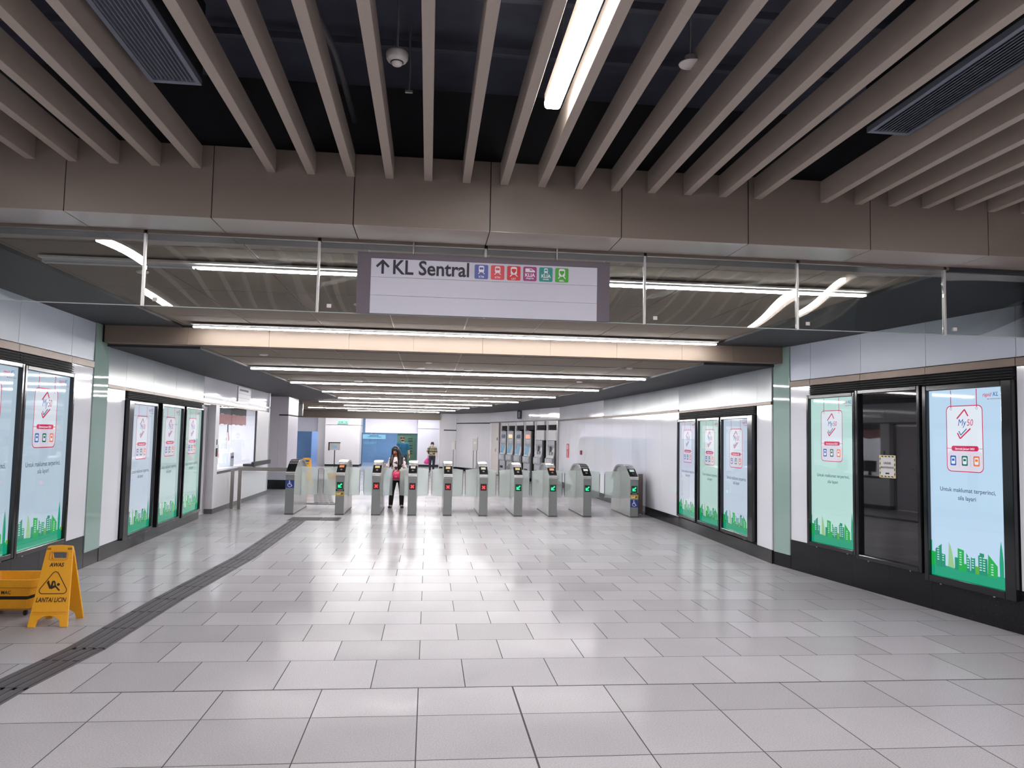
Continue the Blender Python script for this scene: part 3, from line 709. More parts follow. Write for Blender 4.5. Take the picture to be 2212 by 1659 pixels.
    for x, n, z in ((.10, 6, .085), (.105, 0, 0), (.17, 3, .085), (.41, 6, .08), (.51, 5, .072), (.572, 5, .076), (.672, 6, .072), (.715, 6, .072), (.815, 5, .06)):
        for r in range(n): g.poly([(X(x-.014), Z(z+r*.0125)), (X(x+.014), Z(z+r*.0125)), (X(x+.014), Z(z+r*.0125+.005)), (X(x-.014), Z(z+r*.0125+.005))], y-.003, 5)
    g.build('skyline_picture', [E('sky_teal', (16, 158, 120)), E('sky_green', (18, 172, 74)), E('sky_dark', (14, 142, 112)), E('sky_pale', (150, 196, 140)), E('sky_lime', (90, 172, 60)), E('sky_win', (190, 228, 224))], t)

def display(P, Q, u0, u1, z0, z1, label, bg=None, k=1.0, bw=(.045, .045, .05, .05), group='lit poster displays', note=False):
    """u0..u1, z0..z1 is the visible screen; bw = bezel left, right, bottom, top"""
    p = wpt(P, Q, (u0+u1)/2, .0); a = wall_frame(P, Q)[1]
    t = thing('poster_display', label, 'display', (p[0], p[1], 0), a, group)
    w = (u1-u0)/2
    f = MB(); d0, d1 = -.055, .02
    f.box(-w-bw[0], -w, d0, d1, z0-bw[2], z1+bw[3]); f.box(w, w+bw[1], d0, d1, z0-bw[2], z1+bw[3]); f.box(-w, w, d0, d1, z0-bw[2], z0); f.box(-w, w, d0, d1, z1, z1+bw[3])
    f.build('frame', BLACKFRAME, t, bevel=.008)
    MB().box(-w, w, .0005, d1, z0, z1).build('back_panel', NIGHT, t)
    for x in (-w*.7, w*.7):
        MB().lathe([(.012, 0), (.012, .014), (.006, .02)], (x, -.03, z0-bw[2]-.012), 10).build('lock', STEEL, t)
    if bg: poster(t, -w, w, z0, z1, bg, k=k)
    else: MB().box(-w, w, -.012, 0, z0, z1).build('screen', OFFSCREEN, t)
    return t
def vent(P, Q, u0, u1, z0, z1, label, n=4):
    p = wpt(P, Q, (u0+u1)/2); a = wall_frame(P, Q)[1]; w = (u1-u0)/2-.004
    t = thing('louvre_vent', label, 'vent', (p[0], p[1], 0), a, 'black louvre vents above the displays')
    MB().box(-w, w, .0, .02, z0, z1).build('back_plate', NIGHT, t)
    f = MB()
    for k in range(n):
        z = z0+(z1-z0)*(k+.25)/n; hh = (z1-z0)/n*.5
        f.hexa([(-w, -.03, z), (w, -.03, z), (w, .0, z+hh), (-w, .0, z+hh), (-w, -.03, z+.006), (w, -.03, z+.006), (w, .0, z+hh+.006), (-w, .0, z+hh+.006)])
    f.build('louvre_pattern', NIGHT, t)
PALE_G, PALE_B, GREYB = (190, 226, 221), (188, 216, 240), (186, 206, 222)
display(NR0, NR1, .455, 1.275, .43, 2.235, 'pale green lit poster display, leftmost on the right near wall', PALE_G, 1.0)
DOFF = display(NR0, NR1, 1.37, 2.275, .40, 2.255, 'switched off black display with a paper notice on the right near wall', None)
display(NR0, NR1, 2.41, 3.305, .36, 2.235, 'large bright blue poster display nearest to the viewer on the right wall', PALE_B, 1.08, bw=(.055, .115, .07, .06))
for i, (a, b) in enumerate(((.43, 1.36), (1.36, 2.36), (2.36, 3.42))): vent(NR0, NR1, a, b, 2.305, 2.412, 'black louvre vent above the %s of the right near wall' % ('pale green display', 'switched off display', 'large blue display')[i])
ylv = lambda y: ul(y)
display(NL0, NL1, ylv(8.09), ylv(9.165), .445, 2.245, 'blue lit poster display on the left near wall behind the yellow floor sign', GREYB, .95)
display(NL0, NL1, ylv(6.9), ylv(7.985), .455, 2.255, 'lit poster display cut off by the left edge of the picture', GREYB, .95)
vent(NL0, NL1, ylv(8.04), ylv(9.215), 2.305, 2.412, 'black louvre vent above the display behind the yellow floor sign'); vent(NL0, NL1, ylv(6.85), ylv(8.03), 2.305, 2.412, 'black louvre vent above the display cut off at the left')
fu = lambda y: (14.62-y)/.99959
display(FR0, FR1, fu(14.53), fu(13.48), .265, 2.02, 'grey white lit poster display closest to the gates on the right wall', (206, 212, 226), .9)
display(FR0, FR1, fu(13.30), fu(12.27), .265, 2.02, 'middle one of three pale green poster displays beyond the right green panel', (190, 220, 214), .92)
display(FR0, FR1, fu(12.11), fu(11.01), .275, 2.02, 'blue grey poster display next to the right green glass panel', (200, 215, 233), .92, bw=(.045, .19, .06, .05))
for i, (a, b) in enumerate(((14.58, 13.39), (13.38, 12.2), (12.19, 10.83))): vent(FR0, FR1, fu(a), fu(b), 2.085, 2.198, 'black louvre vent above the %s display of the far right trio' % ('farthest', 'middle', 'nearest')[i])
gu = lambda y: (y-10.30)/.9991
display(FL0, FL1, gu(11.20), gu(12.24), .225, 2.025, 'blue grey poster display next to the left green glass panel', (204, 216, 232), .9, bw=(.20, .045, .06, .05))
display(FL0, FL1, gu(12.56), gu(13.72), .215, 2.04, 'middle one of three poster displays beyond the left green panel', (194, 216, 218), .86)
display(FL0, FL1, gu(13.95), gu(15.12), .205, 2.055, 'pale green poster display beside the ticket office door', (184, 214, 208), .86, bw=(.045, .045, .05, .035))
for i, (a, b) in enumerate(((11.0, 12.38), (12.39, 13.83), (13.84, 15.2))): vent(FL0, FL1, gu(a), gu(b), 2.10, 2.198, 'black louvre vent above the %s display of the far left trio' % ('nearest', 'middle', 'farthest')[i])

# paper notice taped on the dark display
p = wpt(NR0, NR1, 1.80, -.0135); t = thing('paper_notice', 'white paper notice with yellow and black hazard border stuck on the dark display', 'notice', (p[0], p[1], 1.43), wall_frame(NR0, NR1)[1])
MB().box(-.125, .125, -.001, 0, -.125, .125).build('sheet', WHITE_PLAIN, t)
b = MB()
for side in range(4):
    for k in range(9):
        s0 = -.118+k*.0262; m = k % 2
        q = [(s0, -.118), (s0+.0262, -.118), (s0+.0262-.008, -.104), (s0-.008, -.104)]
        R = [(x, z) for x, z in q]
        for _ in range(side): R = [(-z, x) for x, z in R]
        b.poly(R, -.0016, m)
b.build('hazard_border', [pm('hazard_yellow', (228, 196, 50), .5, noise=(40, .03)), RUBBER], t)
n = MB(); n.text('UNDER', 0, .025, .034, -.0016, bold=.001); n.text('MAINTENANCE', 0, -.02, .028, -.0016, bold=.001); n.box(-.03, .03, -.0016, -.001, -.085, -.068)
n.build('lettering', INK, t)

# ------------------------------------------------------------------ ticket gates
LED_R = lamp('led_red', (255, 58, 66), 1.1); LED_G = lamp('led_green', (34, 236, 150), 1.0); LED_BG = pm('led_panel', (14, 16, 16), .25, noise=(60, .05))
LED_BR = pm('led_panel_red', (40, 6, 8), .25, emit=(60, 4, 6), es=.2); LED_BGR = pm('led_panel_green', (6, 34, 24), .25, emit=(4, 60, 36), es=.2)
BLUE_SIGN = pm('blue_access_sign', (38, 62, 140), .45, noise=(40, .03)); WHITE_INK = pm('white_print', (222, 224, 230), .5, noise=(50, .02))
ARCH = [(.30, 1.02), (.42, 1.065), (.58, 1.095), (.75, 1.105), (.95, 1.105), (1.12, 1.095), (1.28, 1.065), (1.40, 1.02)]
GW = .089
def access_icon(b, cx, cz, s, y, m):
    b.poly(circ(cx-.004*s, cz+.052*s, .009*s, 10), y, m); b.stroke((cx-.004*s, cz+.042*s), (cx-.002*s, cz-.002*s), .012*s, y-.0001, m); b.stroke((cx-.004*s, cz+.022*s), (cx+.022*s, cz+.020*s), .008*s, y-.0002, m)
    b.stroke((cx-.002*s, cz), (cx+.024*s, cz-.002*s), .010*s, y-.0003, m); b.stroke((cx+.022*s, cz), (cx+.036*s, cz-.032*s), .010*s, y-.0004, m); b.stroke((cx+.034*s, cz-.030*s), (cx+.046*s, cz-.026*s), .008*s, y-.0005, m)
    O = circ(cx, cz-.014*s, .034*s, 18, 110, 350); I = circ(cx, cz-.014*s, .025*s, 18, 110, 350)
    b.add([(p[0], y-.0006, p[1]) for p in O]+[(p[0], y-.0006, p[1]) for p in I], [(k, k+1, 18+k+1, 18+k) for k in range(17)], m)
LEAFTH = .012
def leaf(t, side, L, y):
    """frosted glass wing with flared corners; side +1 goes right"""
    x0 = side*GW*.55; e = side*(GW+L)
    prof = [(x0, .335), (side*(GW+L*.5), .343), (e-side*.03, .352), (e+side*.012, .352), (e, .385), (e-side*.002, .89), (e+side*.010, .922), (e-side*.03, .928), (side*(GW+L*.5), .944), (x0, .952)]
    if side < 0: prof = prof[::-1]
    g = MB(); g.prism_xz(prof, y-LEAFTH/2, y+LEAFTH/2); o = g.build('glass_leaf', LEAF, t)
    s = MB(); s.box(min(e, e+side*.010), max(e, e+side*.010), y-.010, y+.010, .39, .885); s.build('edge_strip', pm('leaf_edge_rubber', (70, 84, 84), .5, noise=(40, .1)), o)
def gate(x, led, lcd, leaves, label, access=None, token=False):
    t = thing('ticket_gate', label, 'ticket gate', (x, 16.165, 0), 0, 'row of ticket gates')
    b = MB()
    b.prism_yz([(0.004, .022), (.80, .022), (.80, 1.07), (.58, 1.065), (.42, 1.04), (.30, .995), (.03, .835), (.004, .82)], -GW, GW)
    b.box(-GW, GW, .90, 1.70, .022, .45)
    b.box(-GW, GW, .80, .90, .022, .34)
    b.prism_yz([(.90, .45), (1.66, .45), (1.66, .82), (1.40, .985), (1.28, 1.03), (1.12, 1.06), (.90, 1.07)], -GW*.62, GW*.62)
    b.build('body', STEELSIDE, t, bevel=.004)
    MB().box(-.03, .03, .80, .90, .34, 1.07).build('slot_core', RUBBER, t)
    # arch rim
    out = [(-.004, .80), (.006, .855), (.03, .868)]+ARCH+[(1.67, .868), (1.704, .80)]
    inn = [(p[0]+(.03 if p[0] < .85 else -.03)*(1 if abs(p[0]-.85) > .5 else .3), p[1]-.036) for p in out]
    a = MB(); n = len(out)
    for k in range(n-1):
        q = [out[k], out[k+1], inn[k+1], inn[k]]; a.prism_yz(q[::-1], -GW-.002, GW+.002)
    a.build('arch_cover', STEEL, t)
    c = MB()
    for p, q in (((.34, 1.040), (.42, 1.072)), ((.47, 1.080), (.60, 1.104))):
        c.prism_yz([(p[0], p[1]-.01), (q[0], q[1]-.01), (q[0], q[1]), (p[0], p[1])], -GW-.003, GW+.003)
    c.box(-GW-.003, GW+.003, -.008, .02, .842, .868); c.box(-GW-.003, GW+.003, -.006, .01, .812, .826)
    c.build('chrome_band', CHROME, t, bevel=.002)
    f = MB(); f.box(-GW+.002, GW-.002, -.004, .006, .03, .778); f.box(-GW+.002, GW-.002, -.004, .006, .784, .826)
    f.build('front_panel', GATEGREY, t, bevel=.002)
    MB().box(-GW-.001, GW+.001, .0, 1.702, 0, .026).build('kick_plate', pm('gate_kick', (92, 92, 92), .45, noise=(40, .05)), t)
    # card reader on the slope
    sl = (1.02-.868)/(.30-.03); ang = math.atan(sl)
    R = Matrix.Translation((0, .045, .881)) @ Matrix.Rotation(ang, 4, 'X')
    r = MB(R); r.box(-GW+.004, GW-.004, 0, .275, .0, .006); rd = r.build('card_reader', READER, t, bevel=.002)
    if lcd:
        l = MB(R); l.box(-.048, .048, .165, .245, .006, .009); l.build('reader_screen', lamp('lcd_%d_%d_%d' % lcd, lcd, .45), rd)
        l = MB(R); l.lathe([(.026, .006), (.026, .009), (.02, .0105)], (0, .085, 0), 16); l.build('card_target', pm('card_target', (74, 76, 82), .3, noise=(40, .05)), rd)
    if led:
        p = MB(); p.box(-.064, .064, -.008, -.003, .535, .675); pd = p.build('led_display', LED_BR if led == 'x' else LED_BGR, t)
        s = MB(); cz = .605
        if led == 'x':
            for a0, b0 in (((-.03, -.034), (.03, .026)), ((-.03, .026), (.03, -.034))): s.stroke((a0[0], cz+a0[1]), (b0[0], cz+b0[1]), .024, -.0088-(.0004 if a0[1] > 0 else 0), 0)
            s.build('red_cross', LED_R, pd)
        else:
            s.stroke((.036, cz+.038), (-.026, cz-.024), .026, -.0088); s.poly([(-.042, cz-.044), (.026, cz-.044), (.034, cz-.026), (-.018, cz-.024), (-.022, cz+.022), (-.042, cz+.012)], -.0094)
            s.build('green_arrow', LED_G, pd)
    if token:
        k = MB(); k.box(-.085, .085, -.0065, -.003, .490, .528, 0); k.text('TOKEN', 0, .498, .034, -.0072, 1, bold=.001); k.build('token_plate', [NIGHT, pm('plate_grey_print', (150, 150, 150), .5, noise=(50, .02))], t)
        k = MB(); k.box(-.085, .085, -.0065, -.003, .395, .478, 0)
        k.poly(circ(-.045, .437, .022, 14), -.0072, 1); k.poly(circ(-.008, .437, .02, 14), -.0074, 1); k.stroke((.025, .415), (.062, .458), .014, -.0072, 2); k.stroke((.030, .455), (.065, .418), .012, -.0074, 2); k.stroke((-.05, .452), (-.01, .452), .008, -.0078, 2)
        k.build('yellow_plate', [pm('plate_yellow', (196, 166, 60), .5, noise=(50, .03)), pm('plate_cream', (226, 210, 190), .5, noise=(50, .03)), RUBBER], t)
    if access is not None:
        k = MB(); k.box(-.084, .084, -.0065, -.003, access-.08, access+.08, 0); access_icon(k, -.004, access-.004, 1.25, -.0072, 1); k.build('access_plate', [BLUE_SIGN, WHITE_INK], t)
    # leaf slot trim with rounded foot
    for sd in (-1, 1):
        tr = MB()
        for y in (.795, .893): tr.box(min(sd*GW, sd*(GW+.004)), max(sd*GW, sd*(GW+.004)), y, y+.012, .36, 1.05)
        P = circ(.85, .37, .085, 14, 180, 360+14); I = circ(.85, .37, .055, 14, 180, 360+14)
        for k2 in range(13):
            q = [P[k2], P[k2+1], I[k2+1], I[k2]]; tr.prism_yz(q if sd > 0 else q, min(sd*GW, sd*(GW+.003)), max(sd*GW, sd*(GW+.003)))
        tr.build('slot_trim', STEEL, t)
        L = leaves[0] if sd < 0 else leaves[1]
        if L: leaf(t, sd, L, .85)
    return t
OR, YL, WH, GR = (255, 140, 62), (244, 218, 140), (240, 240, 236), (214, 240, 232)
gate(-2.782, None, None, (0, .35), 'ticket gate with a blue wheelchair plate and no arrow, leftmost of the row', access=.623)
gate(-1.774, 'a', OR, (.35, .23), 'ticket gate with green arrow, yellow plate and orange screen, second from the left', token=True)
gate(-1.04, 'x', YL, (.23, .20), 'ticket gate with a red cross directly left of the woman with the pink bag')
gate(-.298, 'x', WH, (.20, .24), 'ticket gate with a red cross directly right of the woman with the pink bag')
gate(.44, 'x', (250, 220, 150), (.24, .25), 'ticket gate with a red cross, third of the four red ones from the left')
gate(1.187, 'x', (236, 232, 214), (.25, .24), 'ticket gate with a red cross beside the first green arrow gate on the right')
gate(1.922, 'a', (236, 220, 140), (.24, .25), 'ticket gate with a green arrow and yellow screen, right next to the red cross gates')
gate(2.661, 'a', (255, 170, 120), (.25, .25), 'ticket gate with a green arrow and orange screen, third from the right wall')
gate(3.404, 'a', WH, (.25, .36), 'ticket gate with a green arrow and white screen, second from the right wall')
gate(4.425, 'a', GR, (.36, 0), 'ticket gate with green arrow and blue wheelchair plate beside the right wall', access=.300, token=True)

# barriers closing the ends of the gate row
t = thing('barrier_rail', 'steel barrier rail with posts between the ticket office and the leftmost gate', 'barrier', (-4.02, 17.2, 0))
MB().box(-.05, 1.15, -.02, .02, .83, .905).build('rail', pm('dull_steel', (140, 136, 132), .35, metal=.6, noise=(40, .05)), t, bevel=.006)
for x, y in ((0, 0), (-.16, .02)):
    p = MB(); p.box(x-.035, x+.035, y-.02, y+.02, .0, .84); p.build('post', pm('dull_steel', (140, 136, 132)), t, bevel=.004)
    q = MB(); q.lathe([(.075, 0), (.075, .008), (.05, .014)], (x, y, 0), 18); q.build('foot', CHROME, t)
MB().box(.06, 1.12, -.005, .005, .12, .80).build('glass_infill', CLEAR, t)
t = thing('barrier_post', 'dark steel barrier post between the rightmost gate and the wall', 'barrier', (4.765, 16.9, 0))
MB().box(-.05, .05, -.03, .03, .012, .90).build('post', pm('dark_steel', (122, 112, 106), .35, metal=.6, noise=(40, .05)), t, bevel=.006)
MB().lathe([(.068, 0), (.068, .01), (.056, .014), (.056, .02)], (0, 0, 0), 18).build('foot', CHROME, t)

# ------------------------------------------------------------------ wet floor sign and yellow cart, near and far
def slip_sign(loc, rz, s, label):
    t = thing('wet_floor_sign', label, 'floor sign', loc, rz); t.scale = (s, s, s)
    Hs, lean = .655, .165
    def panel(sgn, name):
        # trapezoid board with a handle hole and two feet, leaning about its top edge
        a = math.atan2(lean, Hs)*sgn; L = math.hypot(Hs, lean)
        Mx = Matrix.Translation((0, -sgn*lean, 0)) @ Matrix.Rotation(-a, 4, 'X')
        def hw(z): return .158-(.158-.105)*z/L
        b = MB(Mx); y0, y1 = -.010, .010
        zf = .10
        for sd in (-1, 1):
            pts = [(sd*hw(0), 0), (sd*(hw(0)-.06), 0), (sd*(hw(0)-.07), .055), (sd*.04, zf-.012), (0, zf-.008), (0, zf+.01), (sd*hw(zf), zf+.01)]
            b.prism_xz(pts if sd < 0 else pts[::-1], y0, y1)
        b.prism_xz([(-hw(zf), zf), (hw(zf), zf), (hw(L-.115), L-.115), (-hw(L-.115), L-.115)], y0, y1)
        zt0, zt1 = L-.116, L-.055; hx = .062
        for sd in (-1, 1):
            q = [(sd*hx, zt0), (sd*hw(zt0), zt0), (sd*hw(zt1), zt1), (sd*(hx+.004), zt1)]; b.prism_xz(q if sd > 0 else q[::-1], y0, y1)
        b.prism_xz([(-hw(zt1), zt1-.001), (hw(zt1), zt1-.001), (hw(L)-.004, L-.006), (hw(L)-.02, L), (0, L+.006), (-hw(L)+.02, L), (-hw(L)+.004, L-.006)], y0, y1)
        o = b.build(name, YELLOW, t, bevel=.003)
        return o, Mx, L, hw
    bp, _, _, _ = panel(-1, 'back_board')
    fp, Mx, L, hw = panel(1, 'front_board')
    r = MB(Mx); y = -.0125
    r.prism_xz([(-.135, .118), (.135, .118), (.132, .126), (-.132, .126)], -.013, -.010)
    for sd in (-1, 1): MB(Mx).box(sd*.085-.02, sd*.085+.016, -.0125, -.010, L-.036, L-.018).build('hinge_tab', pm('yellow_tab', (150, 104, 24), .5, noise=(30, .05)), t)
    r.build('lower_crease', pm('yellow_plastic_shade', (214, 146, 26), .45, noise=(30, .04)), t); r = MB(Mx)
    r.ring(rrect(-.078, L-.128, .078, L-.048, .02), rrect(-.064, L-.117, .064, L-.055, .012), -.0115)
    r.build('handle_rim', pm('yellow_plastic_shade', (214, 146, 26), .45, noise=(30, .04)), t)
    g = MB(Mx)
    g.text('AWAS', -.002, .498, .046, y, 0, bold=.0014, shear=.1, sx=.85); g.text('LANTAI LICIN', -.004, .205, .052, y, 0, bold=.0012, shear=.18, sx=.74)
    def tri(r0, r1):
        P = []
        for cx, cz, a0 in ((.082, .30, -90), (0, .428, 30), (-.082, .30, 150)):
            for k in range(6):
                a = math.radians(a0+120*k/5); P.append((cx+r0*math.cos(a), cz+r0*math.sin(a)))
        return P
    g.ring(tri(.030, 0), tri(.0235, 0), y)
    # slipping figure: head, trunk, bent legs, arm
    g.poly(circ(.036, .349, .012, 12), y)
    for a, b0, w in (((.020, .338), (-.022, .318), .020), ((-.022, .316), (-.052, .372), .018), ((-.052, .372), (-.040, .375), .014), ((-.016, .322), (-.012, .376), .016), ((-.012, .374), (.006, .372), .014), ((.004, .372), (.012, .338), .010), ((.016, .334), (.052, .298), .012)):
        g.stroke(a, b0, w, y-.0001)
    g.build('warning_print', INK, t)
    return t
slip_sign((-3.145, 7.12, 0), .03, 1.0, 'yellow slippery floor warning sign standing beside the yellow cart at lower left')
def cart(loc, rz, s, label, text=True):
    t = thing('cleaning_cart', label, 'cleaning cart', loc, rz); t.scale = s
    def rr(hw, hd, r): return rrect(-hw, -hd, hw, hd, r, 6)
    n = 28; b = MB(); rings = []
    for z, hw, hd in ((.055, .29, .17), (.075, .33, .195), (.26, .37, .215), (.265, .385, .23), (.33, .395, .235), (.335, .385, .225)): rings.append((z, rr(hw, hd, .07)))
    vs = []; 
    for z, P in rings: vs += [(p[0], p[1], z) for p in P]
    m = len(rings[0][1]); fs = [(i*m+j, i*m+(j+1) % m, (i+1)*m+(j+1) % m, (i+1)*m+j) for i in range(len(rings)-1) for j in range(m)]+[list(range(m))[::-1]]
    # inner tub
    b0 = len(vs); inner = ((.33, .37, .21), (.12, .31, .17))
    for z, hw, hd in inner: vs += [(p[0], p[1], z) for p in rr(hw, hd, .06)]
    e = (len(rings)-1)*m
    fs += [(e+j, e+(j+1) % m, b0+(j+1) % m, b0+j) for j in range(m)]+[(b0+j, b0+(j+1) % m, b0+m+(j+1) % m, b0+m+j) for j in range(m)]+[list(range(b0+m, b0+2*m))]
    b.add(vs, fs); b.build('tub', YELLOW_D, t, smooth=False)
    k = MB(); A = []
    for z, hw, hd in ((.150, .352, .206), (.178, .358, .209)): A += [(p[0], p[1], z+.02*min(1, max(0, (abs(p[0])-.25)/.1))) for p in rr(hw, hd, .07)]
    k.add(A, [(j, (j+1) % m, m+(j+1) % m, m+j) for j in range(m)]); k.build('dark_band', RUBBER, t)
    if text:
        g = MB(Matrix.Translation((0, -.217, .205)) @ Matrix.Rotation(-.10, 4, 'X')); g.text('EU- MAC', .0, 0, .042, -.002, 0, bold=.0003, sx=1.25); g.build('lettering', RUBBER, t)
    for x in (-.22, .22):
        for y in (-.12, .12):
            q = MB(); q.tube([(x, y-.012, .024), (x, y+.012, .024)], .024, 14); q.tube([(x, y, .03), (x, y, .058)], .012, 8); q.build('caster', RUBBER, t)
    return t
cart((-3.695, 7.52, 0), .0, (.735, 1, 1), 'yellow plastic cleaning cart cut off by the left edge behind the floor sign')
slip_sign((-4.05, 26.6, 0), .1, 1.25, 'small yellow floor sign seen behind the leftmost ticket gate')
cart((-3.30, 27.9, 0), .1, (.55, .6, .75), 'small orange yellow cart seen between the two leftmost gates', False)

# ------------------------------------------------------------------ ticket office on the left
OFX = -4.30
o = MB()
o.box(-4.56, OFX, 16.15, 16.2, .10, 2.2); o.box(-4.36, OFX, 16.2, 16.42, .10, 2.2)
o.box(-4.36, OFX, 16.42, 19.95, .10, .82); o.box(-4.36, OFX, 19.95, 21.45, .10, 2.2); o.box(-6.6, OFX, 21.40, 21.5, .10, 2.75)
struct(o.build('wall_office', WHITE_PLAIN), 'white front of the ticket office')
o = MB(); o.box(-4.54, OFX+.004, 16.17, 21.46, 0, .10); struct(o.build('baseboard_office', pm('grey_plinth', (92, 92, 94), .4, noise=(40, .1))), 'grey plinth of the ticket office')
o = MB(); o.box(-6.65, -6.55, 15.3, 21.5, 0, 2.75); o.box(-6.6, -4.57, 15.2, 15.3, 0, 2.75); o.box(-6.6, -4.3, 15.3, 21.5, 2.3, 2.35)
struct(o.build('wall_office_inside', WHITE_PLAIN), 'white inside walls of the ticket office')
o = MB(); o.box(-4.52, -4.44, 15.34, 15.40, 0, 2.2); o.box(-4.52, -4.44, 16.08, 16.14, 0, 2.2); o.box(-4.52, -4.44, 15.4, 16.08, 2.14, 2.2); o.box(-4.50, -4.46, 15.41, 16.07, .02, 2.13, 1)
dr = struct(o.build('door_1', [STEEL, GREY_WALL]), 'grey office door with a steel frame')
h = MB(); h.box(-4.44, -4.425, 15.46, 15.52, .98, 1.16); h.tube([(-4.43, 15.49, 1.07), (-4.39, 15.49, 1.07), (-4.39, 15.60, 1.07)], .009, 8); h.build('door_handle', CHROME, dr)
t = thing('office_window', 'ticket office window pane with a dark frame on the left', 'window', (OFX, 16.42, .82))
MB().box(-.035, -.029, .0, 3.53, 0, 1.38).build('pane', CLEAR, t); MB().box(-.05, .004, 0, 3.53, -.035, .02).build('sill', pm('dark_sill', (72, 70, 72), .4, noise=(40, .05)), t)
MB().box(-.045, -.015, 3.50, 3.53, 0, 1.38).build('mullion', NIGHT, t)
t = thing('service_counter', 'black service counter shelf under the ticket office window', 'counter', (OFX, 18.2, .86))
MB().box(.006, .26, .4, 2.3, .0, .055).build('top', pm('dark_counter', (48, 34, 36), .25, noise=(20, .1)), t, bevel=.004)
MB().box(.20, .262, .398, 2.302, .004, .10).build('front_edge', NIGHT, t, bevel=.003); MB().box(.006, .2, .5, .56, -.02, .0).build('bracket', STEEL, t)
t = thing('wall_intercom', 'small black intercom on the ticket office front beside the window', 'intercom', (OFX, 16.30, 1.15))
MB().box(0, .02, -.045, .045, 0, .17).build('body', NIGHT, t, bevel=.004); MB().box(0.0, .012, -.02, .02, .24, .35).build('card_slot', pm('grey_box', (110, 110, 116), .4, noise=(30, .05)), t)
MB().box(.02, .022, -.03, .03, .11, .15).build('grille', STEEL, t)
# office interior
t = thing('office_fill_light', 'unseen fill light panel added on the ticket office ceiling', 'ceiling light', (-5.4, 18.0, 2.27))  # out-of-view lamp added to brighten the office interior
MB().box(-.6, .6, -2.3, 2.3, .006, .03).build('housing', PLASTIC, t); MB().box(-.58, .58, -2.28, 2.28, 0, .006).build('diffuser', lamp('office_fill_diffuser', (250, 250, 255), 9), t)
def valance(y0, y1, z, label):
    t = thing('curtain_valance', label, 'curtain', (-4.42, y0, z)); n = 40
    for nm, za, zb, mt in (('red_fabric', -.34, -.12, pm('pale_red_fabric', (232, 160, 160), .8, noise=(20, .06))), ('ribbon_print', -.12, .04, pm('grey_ribbon', (120, 116, 120), .8, noise=(30, .3)))):
        v = []; f = []
        for k in range(n+1):
            yy = (y1-y0)*k/n; dx = .02*math.sin(k*1.35); v += [(dx, yy, za+.012*math.sin(k*.9)), (dx, yy, zb)]
        b = MB()
        for k in range(n): b.add([v[2*k], v[2*k+2], v[2*k+3], v[2*k+1], tuple(Vector(v[2*k])+Vector((-.006, 0, 0))), tuple(Vector(v[2*k+2])+Vector((-.006, 0, 0))), tuple(Vector(v[2*k+3])+Vector((-.006, 0, 0))), tuple(Vector(v[2*k+1])+Vector((-.006, 0, 0)))], [(0, 1, 2, 3), (7, 6, 5, 4), (0, 4, 5, 1), (3, 2, 6, 7)])
        b.build(nm, mt, t)
valance(16.5, 19.3, 2.16, 'red and grey fabric valance hanging inside the ticket office window')
t = thing('notice_board', 'dark notice board with white papers on the office back wall', 'notice board', (-6.54, 17.4, 1.05))
MB().box(0, .02, -1.0, .2, 0, .95).build('board', pm('board_grey', (84, 88, 96), .7, noise=(20, .05)), t)
for i, (y, z) in enumerate(((-.7, .62), (-.7, .35), (-.7, .08), (-.2, .62), (-.2, .35), (-.2, .08))): MB().box(.02, .023, y-.14, y+.14, z, z+.22).build('paper', WHITE_PLAIN, t)
def flag(x, y, z, s, label):
    t = thing('hand_flag', label, 'flag', (x, y, z))
    MB().tube([(0, 0, 0), (0, 0, .55*s)], .006, 6).build('stick', STEEL, t)
    b = MB(); b.hexa([(.0, 0, .55*s), (.004, .13*s, .16*s), (.004, .19*s, .2*s), (0, .02*s, .56*s), (.006, 0, .55*s), (.010, .13*s, .16*s), (.010, .19*s, .2*s), (.006, .02*s, .56*s)], 0)
    b.box(-.002, .012, 0, .07*s, .36*s, .54*s, 1); b.build('cloth', [pm('flag_red', (222, 150, 140), .7, noise=(20, .1)), pm('flag_blue', (52, 52, 84), .7, noise=(20, .1))], t)
flag(-4.75, 18.85, 1.25, 1.1, 'larger drooping flag hanging in the ticket office window'); flag(-4.72, 17.95, .93, .8, 'smaller flag standing on the ticket office desk')
t = thing('office_desk', 'pale desk behind the ticket office window', 'desk', (-5.05, 18.6, 0))
MB().box(-.45, .45, -1.9, 1.9, .78, .82).build('top', GREY_WALL, t); MB().box(-.4, .4, -1.88, -1.82, 0, .78).build('side_panel', GREY_WALL, t); MB().box(-.4, .4, 1.82, 1.88, 0, .78).build('side_panel', GREY_WALL, t)
def monitor(y, label, w=.42):
    t = thing('monitor', label, 'monitor', (-4.95, y, .82))
    MB().box(-.02, .02, -w/2, w/2, .10, .40).build('screen_housing', NIGHT, t, bevel=.006); MB().box(.02, .023, -w/2+.02, w/2-.02, .12, .38).build('screen', OFFSCREEN, t)
    MB().box(-.03, .03, -.03, .03, .01, .12).build('neck', NIGHT, t); MB().box(-.09, .09, -.12, .12, 0, .012).build('foot', NIGHT, t)
monitor(17.35, 'black monitor on the ticket office desk, left one'); monitor(18.3, 'black monitor on the ticket office desk beside the small flag', .36)
t = thing('desk_printer', 'grey white box printer at the right end of the office desk', 'printer', (-4.85, 19.3, .82))
MB().box(-.14, .14, -.16, .16, 0, .34).build('body', pm('printer_grey', (176, 180, 184), .45, noise=(20, .03)), t, bevel=.012); MB().box(.14, .146, -.12, .12, .2, .25).build('paper_slot', NIGHT, t)
t = thing('office_chair', 'dark office chair behind the ticket office desk', 'chair', (-5.88, 16.9, 0))
